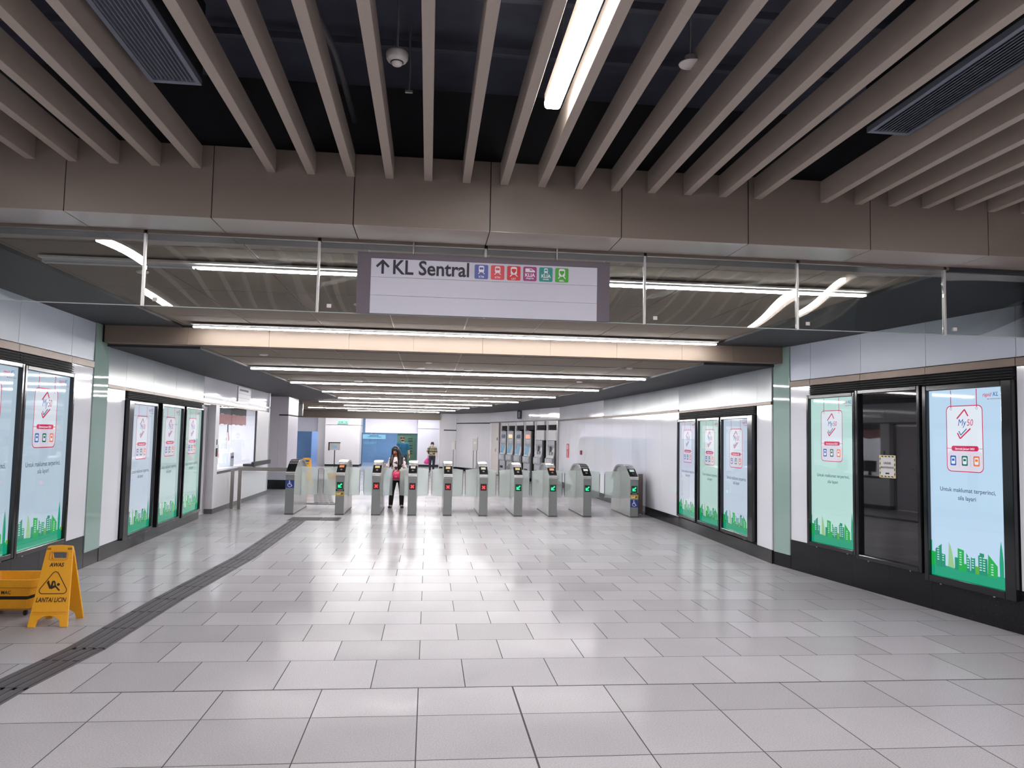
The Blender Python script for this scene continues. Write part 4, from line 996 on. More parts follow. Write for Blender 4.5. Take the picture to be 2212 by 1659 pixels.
MB().box(-.24, .24, -.24, .24, .44, .52).build('seat', NIGHT, t, bevel=.03); MB().box(-.28, -.22, -.22, .22, .56, 1.12).build('backrest', NIGHT, t, bevel=.025); MB().tube([(0, 0, .06), (0, 0, .45)], .03, 10).build('column', STEEL, t)
for k in range(5): MB().tube([(0, 0, .08), (.28*math.cos(k*1.2566), .28*math.sin(k*1.2566), .035)], .018, 8).build('leg', NIGHT, t)
t = thing('fascia_sign', 'grey rectangular sign on the fascia above the ticket office', 'sign', (-4.335, 18.55, 2.30))
MB().box(0, .03, -.62, .62, 0, .40).build('board', pm('sign_grey', (168, 166, 176), .4, noise=(40, .02)), t, bevel=.003)
b = MB(); b.box(.03, .032, -.50, .35, .30, .345); 
for z in (.24, .14): b.box(.03, .0315, -.60, .60, z, z+.006)
b.build('faint_print', pm('faint_print', (120, 116, 126), .6, noise=(40, .05)), t)

# grey pillar and hanging monitor
p = MB(); p.box(-4.66, -4.40, 23.3, 25.0, .27, 2.75); p.box(-4.398, -4.13, 23.3, 25.0, .27, 2.16); p.box(-4.398, -4.13, 23.3, 25.0, 2.20, 2.75); p.box(-4.66, -4.40, 23.296, 23.3, .27, 2.16); p.box(-4.65, -4.14, 23.31, 24.98, .2, 2.74, 1)
struct(p.build('column_left', [GREY_WALL, BACKING]), 'grey lilac panelled pillar beyond the ticket office')
p = MB(); p.box(-4.67, -4.12, 23.29, 25.0, 0, .27); struct(p.build('baseboard_pillar', BASE), 'black plinth of the grey pillar')
p = MB(); p.box(-5.0, -4.66, 23.3, 23.5, 0, 2.75); struct(p.build('wall_left_infill', GREY_WALL))
t = thing('hanging_monitor', 'silver backed monitor hanging from the ceiling beside the grey pillar', 'monitor', (-4.40, 26.6, 2.24))
MB().box(-.155, .155, 0, .07, 0, .44).build('housing', STEEL, t, bevel=.006); MB().box(-.22, -.158, -.02, .09, -.01, .45).build('side_screen', NIGHT, t, bevel=.004); MB().tube([(0, .035, .44), (0, .035, .55)], .014, 8).build('bracket', STEEL, t)

# ------------------------------------------------------------------ ticket machines on the far right
def machine(u, z1, kind, lcd, label):
    p = wpt(TM0, TM1, u, 0); a = wall_frame(TM0, TM1)[1]
    t = thing('ticket_machine', label, 'ticket machine', (p[0], p[1], 0), a, 'row of ticket machines')
    mg = pm('machine_grey', (172, 174, 180), .35, noise=(40, .03)); w = .36
    b = MB(); b.prism_yz([(-.10, .12), (.5, .12), (.5, z1), (-.06, z1), (-.06, 1.42), (-.01, 1.30), (-.10, .95), (-.14, .92), (-.14, .70), (-.10, .66)], -w, w); b.build('body', mg, t, bevel=.006)
    MB().box(w+.02, w+.17, -.06, .4, .12, z1).build('side_filler', NIGHT, t); MB().box(-w, w, -.07, .5, 0, .12).build('plinth', BASE, t)
    if kind == 'new':
        MB().box(-.20, .24, -.075, -.055, 1.62, 1.76).build('top_display', lamp('mach_%d_%d_%d' % lcd, lcd, .8) if lcd[0] > 140 else pm('mach_dark_display', lcd, .2, noise=(30, .05)), t)
        R = Matrix.Translation((0, -.062, 1.14)) @ Matrix.Rotation(-.25, 4, 'X')
        s = MB(R); s.box(-.22, .10, -.012, .004, -.16, .19); s.build('touch_screen', lamp('touch_screen_blue', (74, 140, 172), .55), t)
        s = MB(R); s.box(-.245, .125, -.006, .012, -.19, .22); s.build('screen_bezel', pm('machine_silver', (206, 208, 214), .3, noise=(30, .03)), t)
        s = MB(); s.box(-.16, .2, -.062, -.058, 1.50, 1.56); s.box(-.1, .16, -.062, -.058, 1.43, 1.46); s.build('notice', WHITE_PLAIN, t)
    else:
        MB().box(-.12, .02, -.075, -.05, 1.02, 1.36).build('touch_screen', OFFSCREEN, t); MB().box(.10, .24, -.12, -.05, 1.05, 1.16).build('card_slot', STEEL, t)
    for x in (-.16, -.02, .14): 
        MB().box(x-.035, x+.035, -.165, -.13, .74, .90).build('coin_tray', pm('machine_silver', (206, 208, 214)), t, bevel=.01)
    MB().box(-.24, .12, -.112, -.098, .36, .46).build('change_cup', NIGHT, t)
    return t
mu = [3.0, 4.02, 5.08, 6.20]
def um(y): return (34.5-y)/(34.5-26.2)*LT
MY = [(32.2, 'new', (62, 66, 90), 'grey ticket machine with a dark top display, farthest of the row'), (31.25, 'new', (255, 200, 150), 'grey ticket machine with a pale orange top display, second farthest'), (30.25, 'new', (120, 122, 126), 'grey ticket machine with a grey top display and blue screen'),
      (29.15, 'new', (255, 150, 120), 'grey ticket machine with a bright orange top display'), (27.95, 'old', None, 'older ticket machine under a white board, left one'), (26.75, 'old', None, 'older ticket machine under a white board, next to the wall with the red sign')]
for y, kd, lcd, lb in MY: machine(um(y)-.1, 1.90 if kd == 'new' else 1.56, kd, lcd, lb)
for y_, kd, lcd, lb in MY:
    u0, u1 = um(y_+.45), um(y_-.45); pil = MB(wall_frame(TM0, TM1)[0])
    pil.box(u0-.07, u0+.02, -.06, .12, 0, 2.26)
    struct(pil.build('wall_machine_pilaster', WHITE_PLAIN), 'white pilaster between the ticket machines')
    pil = MB(wall_frame(TM0, TM1)[0]); pil.box(u0+.02, u1-.07, -.03, .2, 2.12, 2.26)
    struct(pil.build('wall_machine_lintel', WHITE_PLAIN), 'white panel above a ticket machine vent')
    if kd == 'old':
        pil = MB(wall_frame(TM0, TM1)[0]); pil.box(u0+.02, u1-.07, -.04, .2, 1.57, 1.93)
        struct(pil.build('wall_machine_board', WHITE_PLAIN), 'white board above an older ticket machine')
pil = MB(wall_frame(TM0, TM1)[0]); pil.box(um(26.28)-.02, um(26.28)+.06, -.06, .12, 0, 2.26); struct(pil.build('wall_machine_pilaster', STEEL), 'grey pilaster at the end of the ticket machines')
for i, m_ in enumerate(MY):
    vent(TM0, TM1, um(m_[0]+.42), um(m_[0]-.42), 1.94, 2.11, 'black louvre vent above the ticket machines, %s from the far end' % ORD[i+1])
o = MB(wall_frame(TM0, TM1)[0]); o.box(um(34.15), um(33.1), -.02, .02, .02, 2.26); 
dr = struct(o.build('door_2', pm('cream_door', (214, 206, 202), .4, noise=(10, .02))), 'cream service door left of the ticket machines')
h = MB(wall_frame(TM0, TM1)[0]); h.box(um(33.5), um(33.42), -.03, -.02, 1.0, 1.16); h.box(um(33.5), um(33.3), -.06, -.045, 1.08, 1.10); h.build('door_handle', STEEL, dr)
h = MB(wall_frame(TM0, TM1)[0]); h.box(um(33.35), um(33.2), -.024, -.02, 1.5, 1.62); h.build('door_notice', pm('notice_grey', (100, 96, 100), .5, noise=(20, .05)), dr)

# signs on the curving right wall
def on_wall(P, Q, u): p = wpt(P, Q, u); return (p[0], p[1], 0), wall_frame(P, Q)[1]
loc, a = on_wall(CUR[0], CUR[1], 1.35)
t = thing('fire_sign', 'tall red fire equipment sign on the white wall right of the ticket machines', 'sign', (loc[0], loc[1], 1.02), a)
MB().box(-.17, .17, -.006, 0, 0, .46).build('board', pm('sign_red', (206, 52, 66), .45, noise=(30, .03)), t)
b = MB(); b.poly(rrect(-.075, .27, .075, .43, .06), -.008); b.poly(rrect(-.05, .06, .03, .20, .03), -.008); b.stroke((-.01, .19), (-.01, .24), .05, -.0085); b.stroke((.02, .225), (.09, .235), .02, -.009); b.box(-.12, .12, -.0085, -.007, .025, .04)
b.build('white_pictogram', WHITE_INK, t)
loc, a = on_wall(CUR[1], CUR[2], .6)
t = thing('alarm_button', 'small dark red fire alarm call point on the curving white wall', 'alarm', (loc[0], loc[1], 1.17), a)
MB().box(-.075, .075, -.04, 0, 0, .13).build('box', pm('alarm_red', (134, 34, 44), .4, noise=(30, .05)), t, bevel=.006); MB().box(-.04, .04, -.043, -.04, .03, .10).build('push_plate', pm('alarm_dark', (84, 24, 34), .4, noise=(30, .05)), t)
loc, a = on_wall(TM0, TM1, um(30.1))
t = thing('projecting_sign', 'narrow dark projecting sign on the fascia above the ticket machines', 'sign', (loc[0]-.12, loc[1]-.1, 2.38), .4)
MB().box(-.10, .10, -.02, .02, 0, .33).build('board', pm('sign_slate', (70, 72, 78), .4, noise=(30, .05)), t, bevel=.004); MB().box(-.055, -.02, -.0225, -.02, .05, .28).build('pale_print', WHITE_INK, t)
MB().tube([(0, 0, .16), (.12, .12, .16)], .015, 8).build('bracket', STEEL, t)

# ------------------------------------------------------------------ far end
YB = 41.0
w = MB()
w.box(-8.8, -5.55, YB, YB+.2, 1.735, 2.75); w.box(-3.3, -.55, YB, YB+.2, 1.735, 2.75); w.box(-8.8, -6.98, YB, YB+.2, 0, 1.735)
struct(w.build('wall_back', pm('lilac_white_panel', (222, 220, 234), .35, noise=(3, .02))), 'white wall over the blue glass doors')
w = MB(); w.box(-5.19, -3.46, 39.7, 41.4, .10, 2.08); w.box(-5.19, -3.46, 39.7, 41.4, 2.10, 2.75); w.box(-5.17, -3.48, 39.72, 41.3, 0, 2.74, 1); w.box(-5.65, -5.19, 40.4, 41.4, 0, 2.75)
struct(w.build('column_rear', [WHITE_PLAIN, BACKING]), 'white column carrying the green exit sign')
w = MB(); w.box(-.55, .58, 40.6, 41.2, .12, 1.98); w.box(-.55, .58, 40.6, 41.2, 2.0, 2.75); w.box(-.56, .58, 40.62, 41.2, 0, 2.74, 1)
struct(w.build('wall_rear_glossy', [pm('glossy_white_column', (206, 206, 216), .10, bump=(1.0, .2), noise=(2, .02)), BACKING]), 'glossy white wall right of the blue glass doors')
for i, (x0, x1, lb) in enumerate(((-6.98, -5.65, 'left'), (-3.46, -.55, 'right'))):
    f = struct(MB().box(x0, x1, YB+.06, YB+.07, .02, 1.735).build('window_%d' % (i+1), BLUEGLASS), 'blue tinted glass opening at the far end, %s' % lb)
    q = MB(); q.box(x0, x0+.03, YB+.03, YB+.1, 0, 1.735); q.box(x1-.03, x1, YB+.03, YB+.1, 0, 1.735); q.build('window_frame', pm('navy_frame', (34, 56, 84), .4, noise=(20, .05)), f)
bl = pm('blue_room_wall', (118, 142, 164), .5, noise=(1.2, .12)); bl2 = pm('blue_room_panel', (158, 170, 196), .4, noise=(2, .05))
w = MB(); w.box(-8.8, .6, 46.4, 46.6, 0, 2.75, 0); w.box(-6.6, -5.2, 44.8, 45, 0, 1.9, 1); w.box(-8.8, -8.7, 41.3, 46.5, 0, 2.75, 1); w.box(-5.2, -5.0, 41.4, 46.5, 0, 2.75, 1)
struct(w.build('wall_beyond_glass', [bl, bl2]), 'blue panelled room behind the far glass')
w = MB(); w.box(-1.62, -.60, 41.16, 41.2, .05, 1.72); struct(w.build('wall_green_mural', pm('olive_green_wall', (126, 150, 106), .5, noise=(3, .06))), 'olive green wall panel behind the man in the teal shirt')
t = thing('blue_room_fill_light', 'unseen fill light added in the small room behind the left far glass', 'ceiling light', (-6.9, 43.0, 2.70))  # lamp added above the opening, out of view, to lift the dark room
MB().box(-1.5, 1.5, -.06, .06, .01, .025).build('housing', PLASTIC, t); MB().box(-1.48, 1.48, -.05, .05, 0, .01).build('diffuser', lamp('blue_room_fill_diffuser', (235, 242, 255), 80), t)
t = thing('blue_room_fill_light', 'unseen fill light added in the blue room behind the right far glass', 'ceiling light', (-3.0, 43.8, 2.70))  # second added lamp, hidden by the header, brightening the blue room
MB().box(-1.9, 3.2, -.06, .06, .01, .025).build('housing', PLASTIC, t); MB().box(-1.88, 3.18, -.05, .05, 0, .01).build('diffuser', lamp('blue_room_fill_diffuser', (235, 242, 255), 80), t)
t = thing('exit_sign', 'small green exit sign on the white column at the far end', 'sign', (-4.32, 39.69, 2.16))
MB().box(-.26, .26, -.03, 0, 0, .15).build('lit_face', lamp('exit_green', (150, 236, 196), .9), t); b = MB(); b.box(-.10, .0, -.032, -.03, .05, .10); b.box(.14, .2, -.032, -.03, .05, .10); b.box(-.2, -.14, -.032, -.03, .05, .10); b.build('pictogram', pm('exit_dark', (40, 150, 110), .5, noise=(20, .05)), t)
MB().box(-.26, .26, -.035, .0, -.025, .0).build('lower_rail', GATEGREY, t)
t = thing('info_kiosk', 'white information screen on a dark pole in front of the white column', 'kiosk', (-4.44, 37.6, 0))
MB().box(-.25, .25, -.03, .04, .86, 1.20).build('housing', PLASTIC, t, bevel=.01); MB().box(-.11, .11, -.034, -.03, .95, 1.08).build('screen', lamp('kiosk_screen', (120, 160, 200), .6), t)
MB().box(-.30, -.24, -.04, .06, .84, 1.24).build('side_cheek', NIGHT, t); MB().box(-.3, .26, -.04, .06, 1.20, 1.24).build('top_cap', NIGHT, t); MB().tube([(0, 0, 0), (0, 0, .88)], .022, 10).build('pole', NIGHT, t); MB().lathe([(.2, 0), (.2, .012), (.05, .03)], (0, 0, 0), 18).build('foot', NIGHT, t)
for x, y, z0, z1, w_, lb in ((1.13, 34.2, 1.05, 1.38, .07, 'slim white panel on a grey pole near the far right corner, left one'), (1.88, 31.0, 1.09, 1.58, .10, 'white round marked panel on twin grey poles, nearer the service door')):
    t = thing('sign_stand', lb, 'sign stand', (x, y, 0))
    MB().box(-w_, w_, -.02, .02, z0, z1).build('panel', PLASTIC, t, bevel=.01); MB().box(w_, w_+.02, -.03, .03, z0, z1+.06).build('edge', GATEGREY, t)
    for dx in ((0,) if w_ < .08 else (-.05, .08)): MB().tube([(dx, 0, 0), (dx, 0, z0+.02)], .018, 8).build('pole', GATEGREY, t)
    MB().lathe([(.16, 0), (.16, .012), (.05, .03)], (0, 0, 0), 18).build('foot', GATEGREY, t)
    if w_ > .08: MB().lathe([(.05, 0), (.05, .004)], (0, 0, 0), 16).build('round_mark', WHITE_INK, t).matrix_local = Matrix.Translation((0, -.02, 1.40)) @ Matrix.Rotation(PI/2, 4, 'X')
t = thing('hanging_sign', 'pale blue lit hanging sign behind the far glass, upper one', 'sign', (-3.02, 43.0, 1.40))
MB().box(-.68, .68, -.03, .03, 0, .24).build('lit_face', lamp('pale_blue_sign', (170, 220, 236), .7), t); b = MB(); b.box(-.2, .3, -.034, -.03, .16, .20); b.box(-.3, .45, -.034, -.03, .09, .12); b.build('faint_print', bl, t); MB().tube([(0, 0, .24), (0, 0, 1.3)], .02, 8).build('hanger', STEEL, t)
t = thing('hanging_sign', 'smaller dim blue hanging sign behind the far glass, lower one', 'sign', (-3.30, 44.6, 1.08))
MB().box(-.36, .36, -.03, .03, 0, .14).build('lit_face', lamp('dim_blue_sign', (130, 180, 210), .5), t); b = MB(); b.box(-.28, -.2, -.034, -.03, .05, .10); b.box(.05, .25, -.034, -.03, .05, .09); b.build('faint_print', bl, t); MB().tube([(0, 0, .14), (0, 0, 1.65)], .02, 8).build('hanger', STEEL, t)
b = MB()
for i, z in enumerate((1.42, 1.30, 1.06, .92, .76, .64)): b.box(-1.05, -.82, 41.15, 41.159, z, z+.06)
t = tag(b.build('wall_print', pm('mural_print', (70, 88, 66), .5, noise=(20, .1))), 'dark print blocks on the olive green panel at the far end', 'wall print')
#PEOPLE
# ------------------------------------------------------------------ people
def blob(name, mb, mat, parent, voxel=.007, smooth=6, offset=None):
    """closed overlapping solids -> one continuous smooth surface"""
    me = bpy.data.meshes.new('b'); me.from_pydata(mb.v, [], mb.f)
    o = bpy.data.objects.new('b', me); COL.objects.link(o)
    r = o.modifiers.new('r', 'REMESH'); r.mode = 'VOXEL'; r.voxel_size = voxel
    s = o.modifiers.new('s', 'SMOOTH'); s.iterations = smooth; s.factor = .5
    dg = bpy.context.evaluated_depsgraph_get(); dg.update()
    m2 = bpy.data.meshes.new_from_object(o.evaluated_get(dg)); m2.name = name
    bpy.data.objects.remove(o); bpy.data.meshes.remove(me)
    m2.materials.clear(); m2.materials.append(mat)
    m2.polygons.foreach_set('use_smooth', [True]*len(m2.polygons))
    ob = bpy.data.objects.new(name, m2); COL.objects.link(ob); ob.parent = parent
    return ob
def chain(mb, pts, n=12):
    for (a, ra), (b, rb) in zip(pts[:-1], pts[1:]): mb.cap(a, b, ra, rb, n)
def hand(mb, wrist, d, n, s, thumb, curl=.35):
    """wrist point, direction d of the palm, n = palm normal (palm faces n), thumb side vector; five unequal bent fingers"""
    d = Vector(d).normalized(); n = Vector(n); n = (n-d*n.dot(d)).normalized(); w = Vector(thumb); w = (w-d*w.dot(d)-n*w.dot(n)).normalized()
    wr = Vector(wrist)
    R = Matrix((w, n, d)).transposed()
    mb.ell(wr+d*.045*s, (.038*s, .016*s, .05*s), R)
    for k, (off, L) in enumerate(((.027, .062), (.009, .070), (-.009, .065), (-.026, .052))):
        b = wr+d*.085*s+w*off*s; m = b+(d*math.cos(curl)+n*math.sin(curl))*L*.5*s; e = m+(d*math.cos(curl*2.4)+n*math.sin(curl*2.4))*L*.5*s
        chain(mb, [(b, .0092*s), (m, .0085*s), (e, .007*s)], 8)
    b = wr+d*.03*s+w*.03*s; m = b+(d*.6+w*.7+n*.3).normalized()*.035*s; e = m+(d*.85+w*.2+n*.4).normalized()*.03*s
    chain(mb, [(b, .011*s), (m, .010*s), (e, .008*s)], 8)
def head(mb, c, R, s):
    """skull, jaw, nose, ears, brow; faces -y before rotation R; c = head centre, s = head height"""
    P = lambda x, y, z: tuple(Vector(c)+R @ Vector((x*s, y*s, z*s)))
    mb.ell(P(0, .03, .10), (.335*s, .40*s, .40*s), R); mb.ell(P(0, -.05, -.16), (.27*s, .32*s, .33*s), R); mb.ell(P(0, -.22, -.36), (.13*s, .12*s, .11*s), R)
    mb.ell(P(0, -.39, -.09), (.055*s, .08*s, .085*s), R); mb.ell(P(0, -.345, .02), (.04*s, .05*s, .10*s), R); mb.ell(P(0, -.33, .10), (.22*s, .05*s, .035*s), R)
    mb.ell(P(0, -.36, -.235), (.10*s, .035*s, .03*s), R)
    for sd in (-1, 1): mb.ell(P(sd*.345, .05, -.03), (.035*s, .07*s, .11*s), R)
def face(parent, c, R, s, brow):
    P = lambda x, y, z: tuple(Vector(c)+R @ Vector((x*s, y*s, z*s)))
    for sd in (-1, 1):
        e = MB(); e.ell(P(sd*.135, -.325, .015), (.062*s, .03*s, .030*s), R); e.build('eye', pm('eye_dark', (36, 26, 22), .3, noise=(50, .1)), parent, smooth=True)
        b = MB(); b.ell(P(sd*.14, -.355, .105), (.085*s, .025*s, .018*s), R); b.build('eyebrow', brow, parent, smooth=True)
def shoe(parent, a, d, s, mat, name='shoe'):
    d = Vector(d).normalized(); R = Matrix.Rotation(math.atan2(-d.x, d.y), 3, 'Z'); m = MB(); A = Vector(a)
    m.ell(A+d*.055*s+Vector((0, 0, .034*s)), (.042*s, .125*s, .038*s), R); m.ell(A+d*-.01*s+Vector((0, 0, .055*s)), (.042*s, .055*s, .05*s), R); m.ell(A+d*.11*s+Vector((0, 0, .026*s)), (.040*s, .06*s, .026*s), R)
    m.box(A.x-.03*s, A.x+.03*s, A.y-.05*s, A.y+.05*s, .002, .02)
    blob(name, m, mat, parent, .006, 3)
SKIN = pm('warm_skin', (196, 142, 112), .5, noise=(40, .04)); SKIN_L = pm('light_skin', (222, 178, 150), .5, noise=(40, .04)); HAIRM = pm('black_hair', (22, 18, 20), .4, noise=(90, .3))
def spots(name, base, dark, scale, th):
    m = bpy.data.materials.new(name); m.use_nodes = True; nt = m.node_tree; b = nt.nodes['Principled BSDF']; b.inputs['Roughness'].default_value = .75
    tc = nt.nodes.new('ShaderNodeTexCoord'); n = nt.nodes.new('ShaderNodeTexNoise'); n.inputs['Scale'].default_value = scale; n.inputs['Detail'].default_value = 1
    r = nt.nodes.new('ShaderNodeValToRGB'); r.color_ramp.elements[0].position = th; r.color_ramp.elements[1].position = th+.03; r.color_ramp.elements[0].color = rgb(*base); r.color_ramp.elements[1].color = rgb(*dark)
    nt.links.new(tc.outputs['Object'], n.inputs['Vector']); nt.links.new(n.outputs['Fac'], r.inputs[0]); nt.links.new(r.outputs[0], b.inputs['Base Color']); return m
def stripes(name, a, c, per, duty):
    m = bpy.data.materials.new(name); m.use_nodes = True; nt = m.node_tree; b = nt.nodes['Principled BSDF']; b.inputs['Roughness'].default_value = .8
    tc = nt.nodes.new('ShaderNodeTexCoord'); sx = nt.nodes.new('ShaderNodeSeparateXYZ'); md = nt.nodes.new('ShaderNodeMath'); md.operation = 'PINGPONG'; md.inputs[1].default_value = per
    gt = nt.nodes.new('ShaderNodeMath'); gt.operation = 'GREATER_THAN'; gt.inputs[1].default_value = per*duty
    mx = nt.nodes.new('ShaderNodeMix'); mx.data_type = 'RGBA'; mx.inputs[6].default_value = rgb(*a); mx.inputs[7].default_value = rgb(*c)
    nt.links.new(tc.outputs['Object'], sx.inputs[0]); nt.links.new(sx.outputs[2], md.inputs[0]); nt.links.new(md.outputs[0], gt.inputs[0]); nt.links.new(gt.outputs[0], mx.inputs[0]); nt.links.new(mx.outputs[2], b.inputs['Base Color']); return m

def person(label, loc, rz, H, skin, J, hd, build=1.0):
    """J: joints in metres (hipL, kneeL, ankleL, ... as seen from the figure, facing -y); hd: (head centre, pitch, yaw)"""
    t = thing('person', label, 'person', loc, rz)
    s = H/1.6; V = Vector
    b = MB()
    R = Euler((hd[1], 0, hd[2])).to_matrix(); hs = .215*s
    pel, chest, neck = V(J['pelvis']), V(J['chest']), V(J['neck'])
    mid = pel.lerp(chest, .5)
    for c, rx, ry, rzz in ((pel, .145*build, .105, .11), (mid, .125*build, .092, .13), (chest, .15*build, .105, .15)): b.ell(c, (rx*s, ry*s, rzz*s))
    chain(b, [(chest, .09*s), (neck, .055*s), (V(hd[0])+V((0, .01, -.05))*s, .048*s)])
    head(b, hd[0], R, hs)
    for q in 'RL':
        sh, el, wr = V(J['sh'+q]), V(J['el'+q]), V(J['wr'+q])
        chain(b, [(chest+V((0, 0, .08*s)), .065*s), (sh, .052*s)]); chain(b, [(sh, .050*s), (el, .038*s), (wr, .026*s)])
        hand(b, wr, J['hd'+q][0], J['hd'+q][1], s, J['hd'+q][2], J['hd'+q][3])
        hp, kn, an = V(J['hip'+q]), V(J['kn'+q]), V(J['an'+q])
        chain(b, [(pel, .10*s), (hp, .088*s*build), (kn, .056*s), (an, .036*s)])
        b.ell(an+V((0, -.05*s, -.035*s)), (.036*s, .10*s, .03*s))
    body = blob('body', b, skin, t, .0055, 5)
    face(t, hd[0], R, hs, HAIRM)
    return t, s, R, hs
def jpos(x, z, y=0): return (x, y, z)

# woman at the gate: floral blouse, black trousers, bent over towards the reader on her right
J = dict(pelvis=(0.015, 0, .735), chest=(-.015, -.035, 1.03), neck=(-.03, -.06, 1.17), shR=(-.145, -.04, 1.10), elR=(-.235, -.03, .90), wrR=(-.300, -.13, .985), hdR=((-.45, -.5, .25), (0, -.2, -1), (.5, -.6, .1), .35),
         shL=(.110, -.03, 1.105), elL=(.205, -.0, .875), wrL=(.06, -.175, .845), hdL=((-.85, -.3, -.15), (0, .3, -1), (0, -1, .4), .55),
         hipR=(-.065, 0, .70), knR=(-.105, -.03, .40), anR=(-.125, .0, .075), hipL=(.085, 0, .70), knL=(.115, -.04, .40), anL=(.12, .01, .075))
HC = (-.05, -.115, 1.30)
t, s, R, hs = person('woman in pale floral blouse and black trousers at a gate, looking down', (-.685, 17.86, 0), 0.05, 1.46, SKIN, J, (HC, .42, -.42))
BL = spots('floral_blouse', (232, 214, 212), (44, 34, 42), 17, .575); V = Vector
m = MB(); m.loft([((.012, 0, .63), .155, .12), ((.012, 0, .72), .155, .12), ((0, -.015, .86), .126, .10), ((-.012, -.03, 1.0), .135, .11), ((-.02, -.04, 1.09), .112, .09), ((-.026, -.052, 1.16), .07, .065)], 20)
for q in 'RL':
    chain(m, [(V(J['sh'+q])+V((0, 0, -.01)), .052), (V(J['el'+q]), .050), (V(J['wr'+q]).lerp(V(J['el'+q]), .12), .042)]); chain(m, [(V((-.02, -.04, 1.09)), .07), (V(J['sh'+q]), .058)])
blob('blouse', m, BL, t, .007, 5)
TRB = pm('black_trousers', (20, 19, 24), .8, noise=(30, .2)); m = MB(); m.ell((.012, 0, .70), (.14, .105, .12))
for q in 'RL': chain(m, [((.012, 0, .71), .095), (J['hip'+q], .088), (J['kn'+q], .062), (V(J['an'+q])+V((0, 0, .01)), .050)])
blob('trousers', m, TRB, t, .008, 4)
SHOE = pm('dark_maroon_shoe', (52, 36, 46), .5, noise=(30, .1))
shoe(t, (-.125, .01, 0), (-.25, -1, 0), .95, SHOE); shoe(t, (.12, .015, 0), (.15, -1, 0), .95, SHOE)
P = lambda x, y, z: tuple(V(HC)+R @ V((x*hs, y*hs, z*hs)))
m = MB(); m.ell(P(0, .06, .19), (.41*hs, .43*hs, .38*hs), R); m.ell(P(0, .16, .0), (.42*hs, .36*hs, .45*hs), R); m.ell(P(0, .22, -.3), (.38*hs, .27*hs, .5*hs), R)
for sd in (-1, 1): m.ell(P(sd*.30, -.10, .12), (.12*hs, .22*hs, .30*hs), R)
chain(m, [(P(-.30, .02, .05), .040), (P(-.36, .02, -.5), .050), ((-.135, -.10, 1.10), .044), ((-.15, -.13, 1.02), .034), ((-.155, -.13, .95), .018)])
chain(m, [(P(.30, .04, .05), .045), (P(.40, .0, -.5), .058), ((.06, -.115, 1.09), .060), ((.05, -.145, .98), .052), ((.04, -.150, .90), .036), ((.035, -.150, .84), .016)]); chain(m, [((.09, -.06, 1.15), .05), ((.095, -.09, 1.02), .035)])
blob('long_hair', m, HAIRM, t, .007, 4)
def mask(t, c, R, hs, mat):
    m = MB(); P = lambda x, y, z: tuple(Vector(c)+R @ Vector((x*hs, y*hs, z*hs)))
    m.ell(P(0, -.17, -.235), (.275*hs, .265*hs, .19*hs), R); m.ell(P(0, -.34, -.16), (.11*hs, .11*hs, .09*hs), R); blob('face_mask', m, mat, t, .006, 3)
mask(t, HC, R, hs, pm('dark_red_mask', (122, 36, 44), .7, noise=(20, .05)))
g = thing('handbag', 'bright pink handbag held in front of the woman in the floral blouse', 'bag', (-.70, 17.63, .66))
PK = pm('pink_leather', (214, 48, 98), .45, noise=(20, .05)); m = MB(); m.loft([((0, 0, .0), .10, .035), ((0, 0, .01), .115, .045), ((0, 0, .10), .108, .048), ((0, 0, .16), .085, .035), ((0, 0, .175), .07, .02)], 20); m.build('bag_body', PK, g, smooth=True)
MB().tube([(-.06, 0, .165), (-.05, -.005, .20), (0, -.01, .222), (.05, -.005, .20), (.06, 0, .165)], .010, 8).build('strap', pm('dark_pink_strap', (120, 24, 50), .5, noise=(20, .1)), g, smooth=True)
MB().box(-.03, .03, -.052, -.046, .05, .075).build('clasp', pm('pink_clasp', (232, 120, 150), .3, noise=(20, .05)), g, bevel=.004)

# man in the teal shirt
J = dict(pelvis=(0, 0, .86), chest=(0, -.01, 1.17), neck=(0, 0, 1.335), shR=(-.185, 0, 1.275), elR=(-.235, .02, 1.02), wrR=(-.22, -.05, .82), hdR=((.1, -.15, -1), (1, 0, 0), (0, -1, 0), .4), shL=(.185, 0, 1.275), elL=(.245, .03, 1.02), wrL=(.275, -.03, .81), hdL=((.1, -.1, -1), (-1, 0, 0), (0, -1, 0), .4),
         hipR=(-.085, 0, .82), knR=(-.10, -.03, .46), anR=(-.11, .05, .08), hipL=(.085, 0, .82), knL=(.11, -.06, .47), anL=(.10, -.02, .08))
HC = (-.015, -.03, 1.475)
t, s, R, hs = person('man in a cap, black mask and teal shirt before the green panel', (-1.03, 32.0, 0), .05, 1.60, SKIN_L, J, (HC, .0, .12), 1.1)
TEAL = pm('teal_shirt', (24, 92, 122), .8, noise=(20, .1)); m = MB(); m.loft([((0, 0, .80), .175, .125), ((0, 0, .95), .17, .125), ((0, -.01, 1.15), .185, .13), ((0, 0, 1.27), .175, .11), ((0, 0, 1.335), .075, .07)], 20)
for q in 'RL': chain(m, [((0, 0, 1.25), .09), (J['sh'+q], .072), (V(J['sh'+q]).lerp(V(J['el'+q]), .75), .066)])
blob('shirt', m, TEAL, t, .009, 5)
m = MB(); m.ell((0, 0, .82), (.165, .125, .13))
for q in 'RL': chain(m, [((0, 0, .84), .11), (J['hip'+q], .105), (J['kn'+q], .088)])
blob('shorts', m, pm('dark_shorts', (52, 52, 60), .8, noise=(20, .1)), t, .009, 4)
shoe(t, (-.11, .06, 0), (-.1, -1, 0), 1.05, RUBBER); shoe(t, (.10, -.01, 0), (.15, -1, 0), 1.05, RUBBER)
P = lambda x, y, z: tuple(V(HC)+R @ V((x*hs, y*hs, z*hs)))
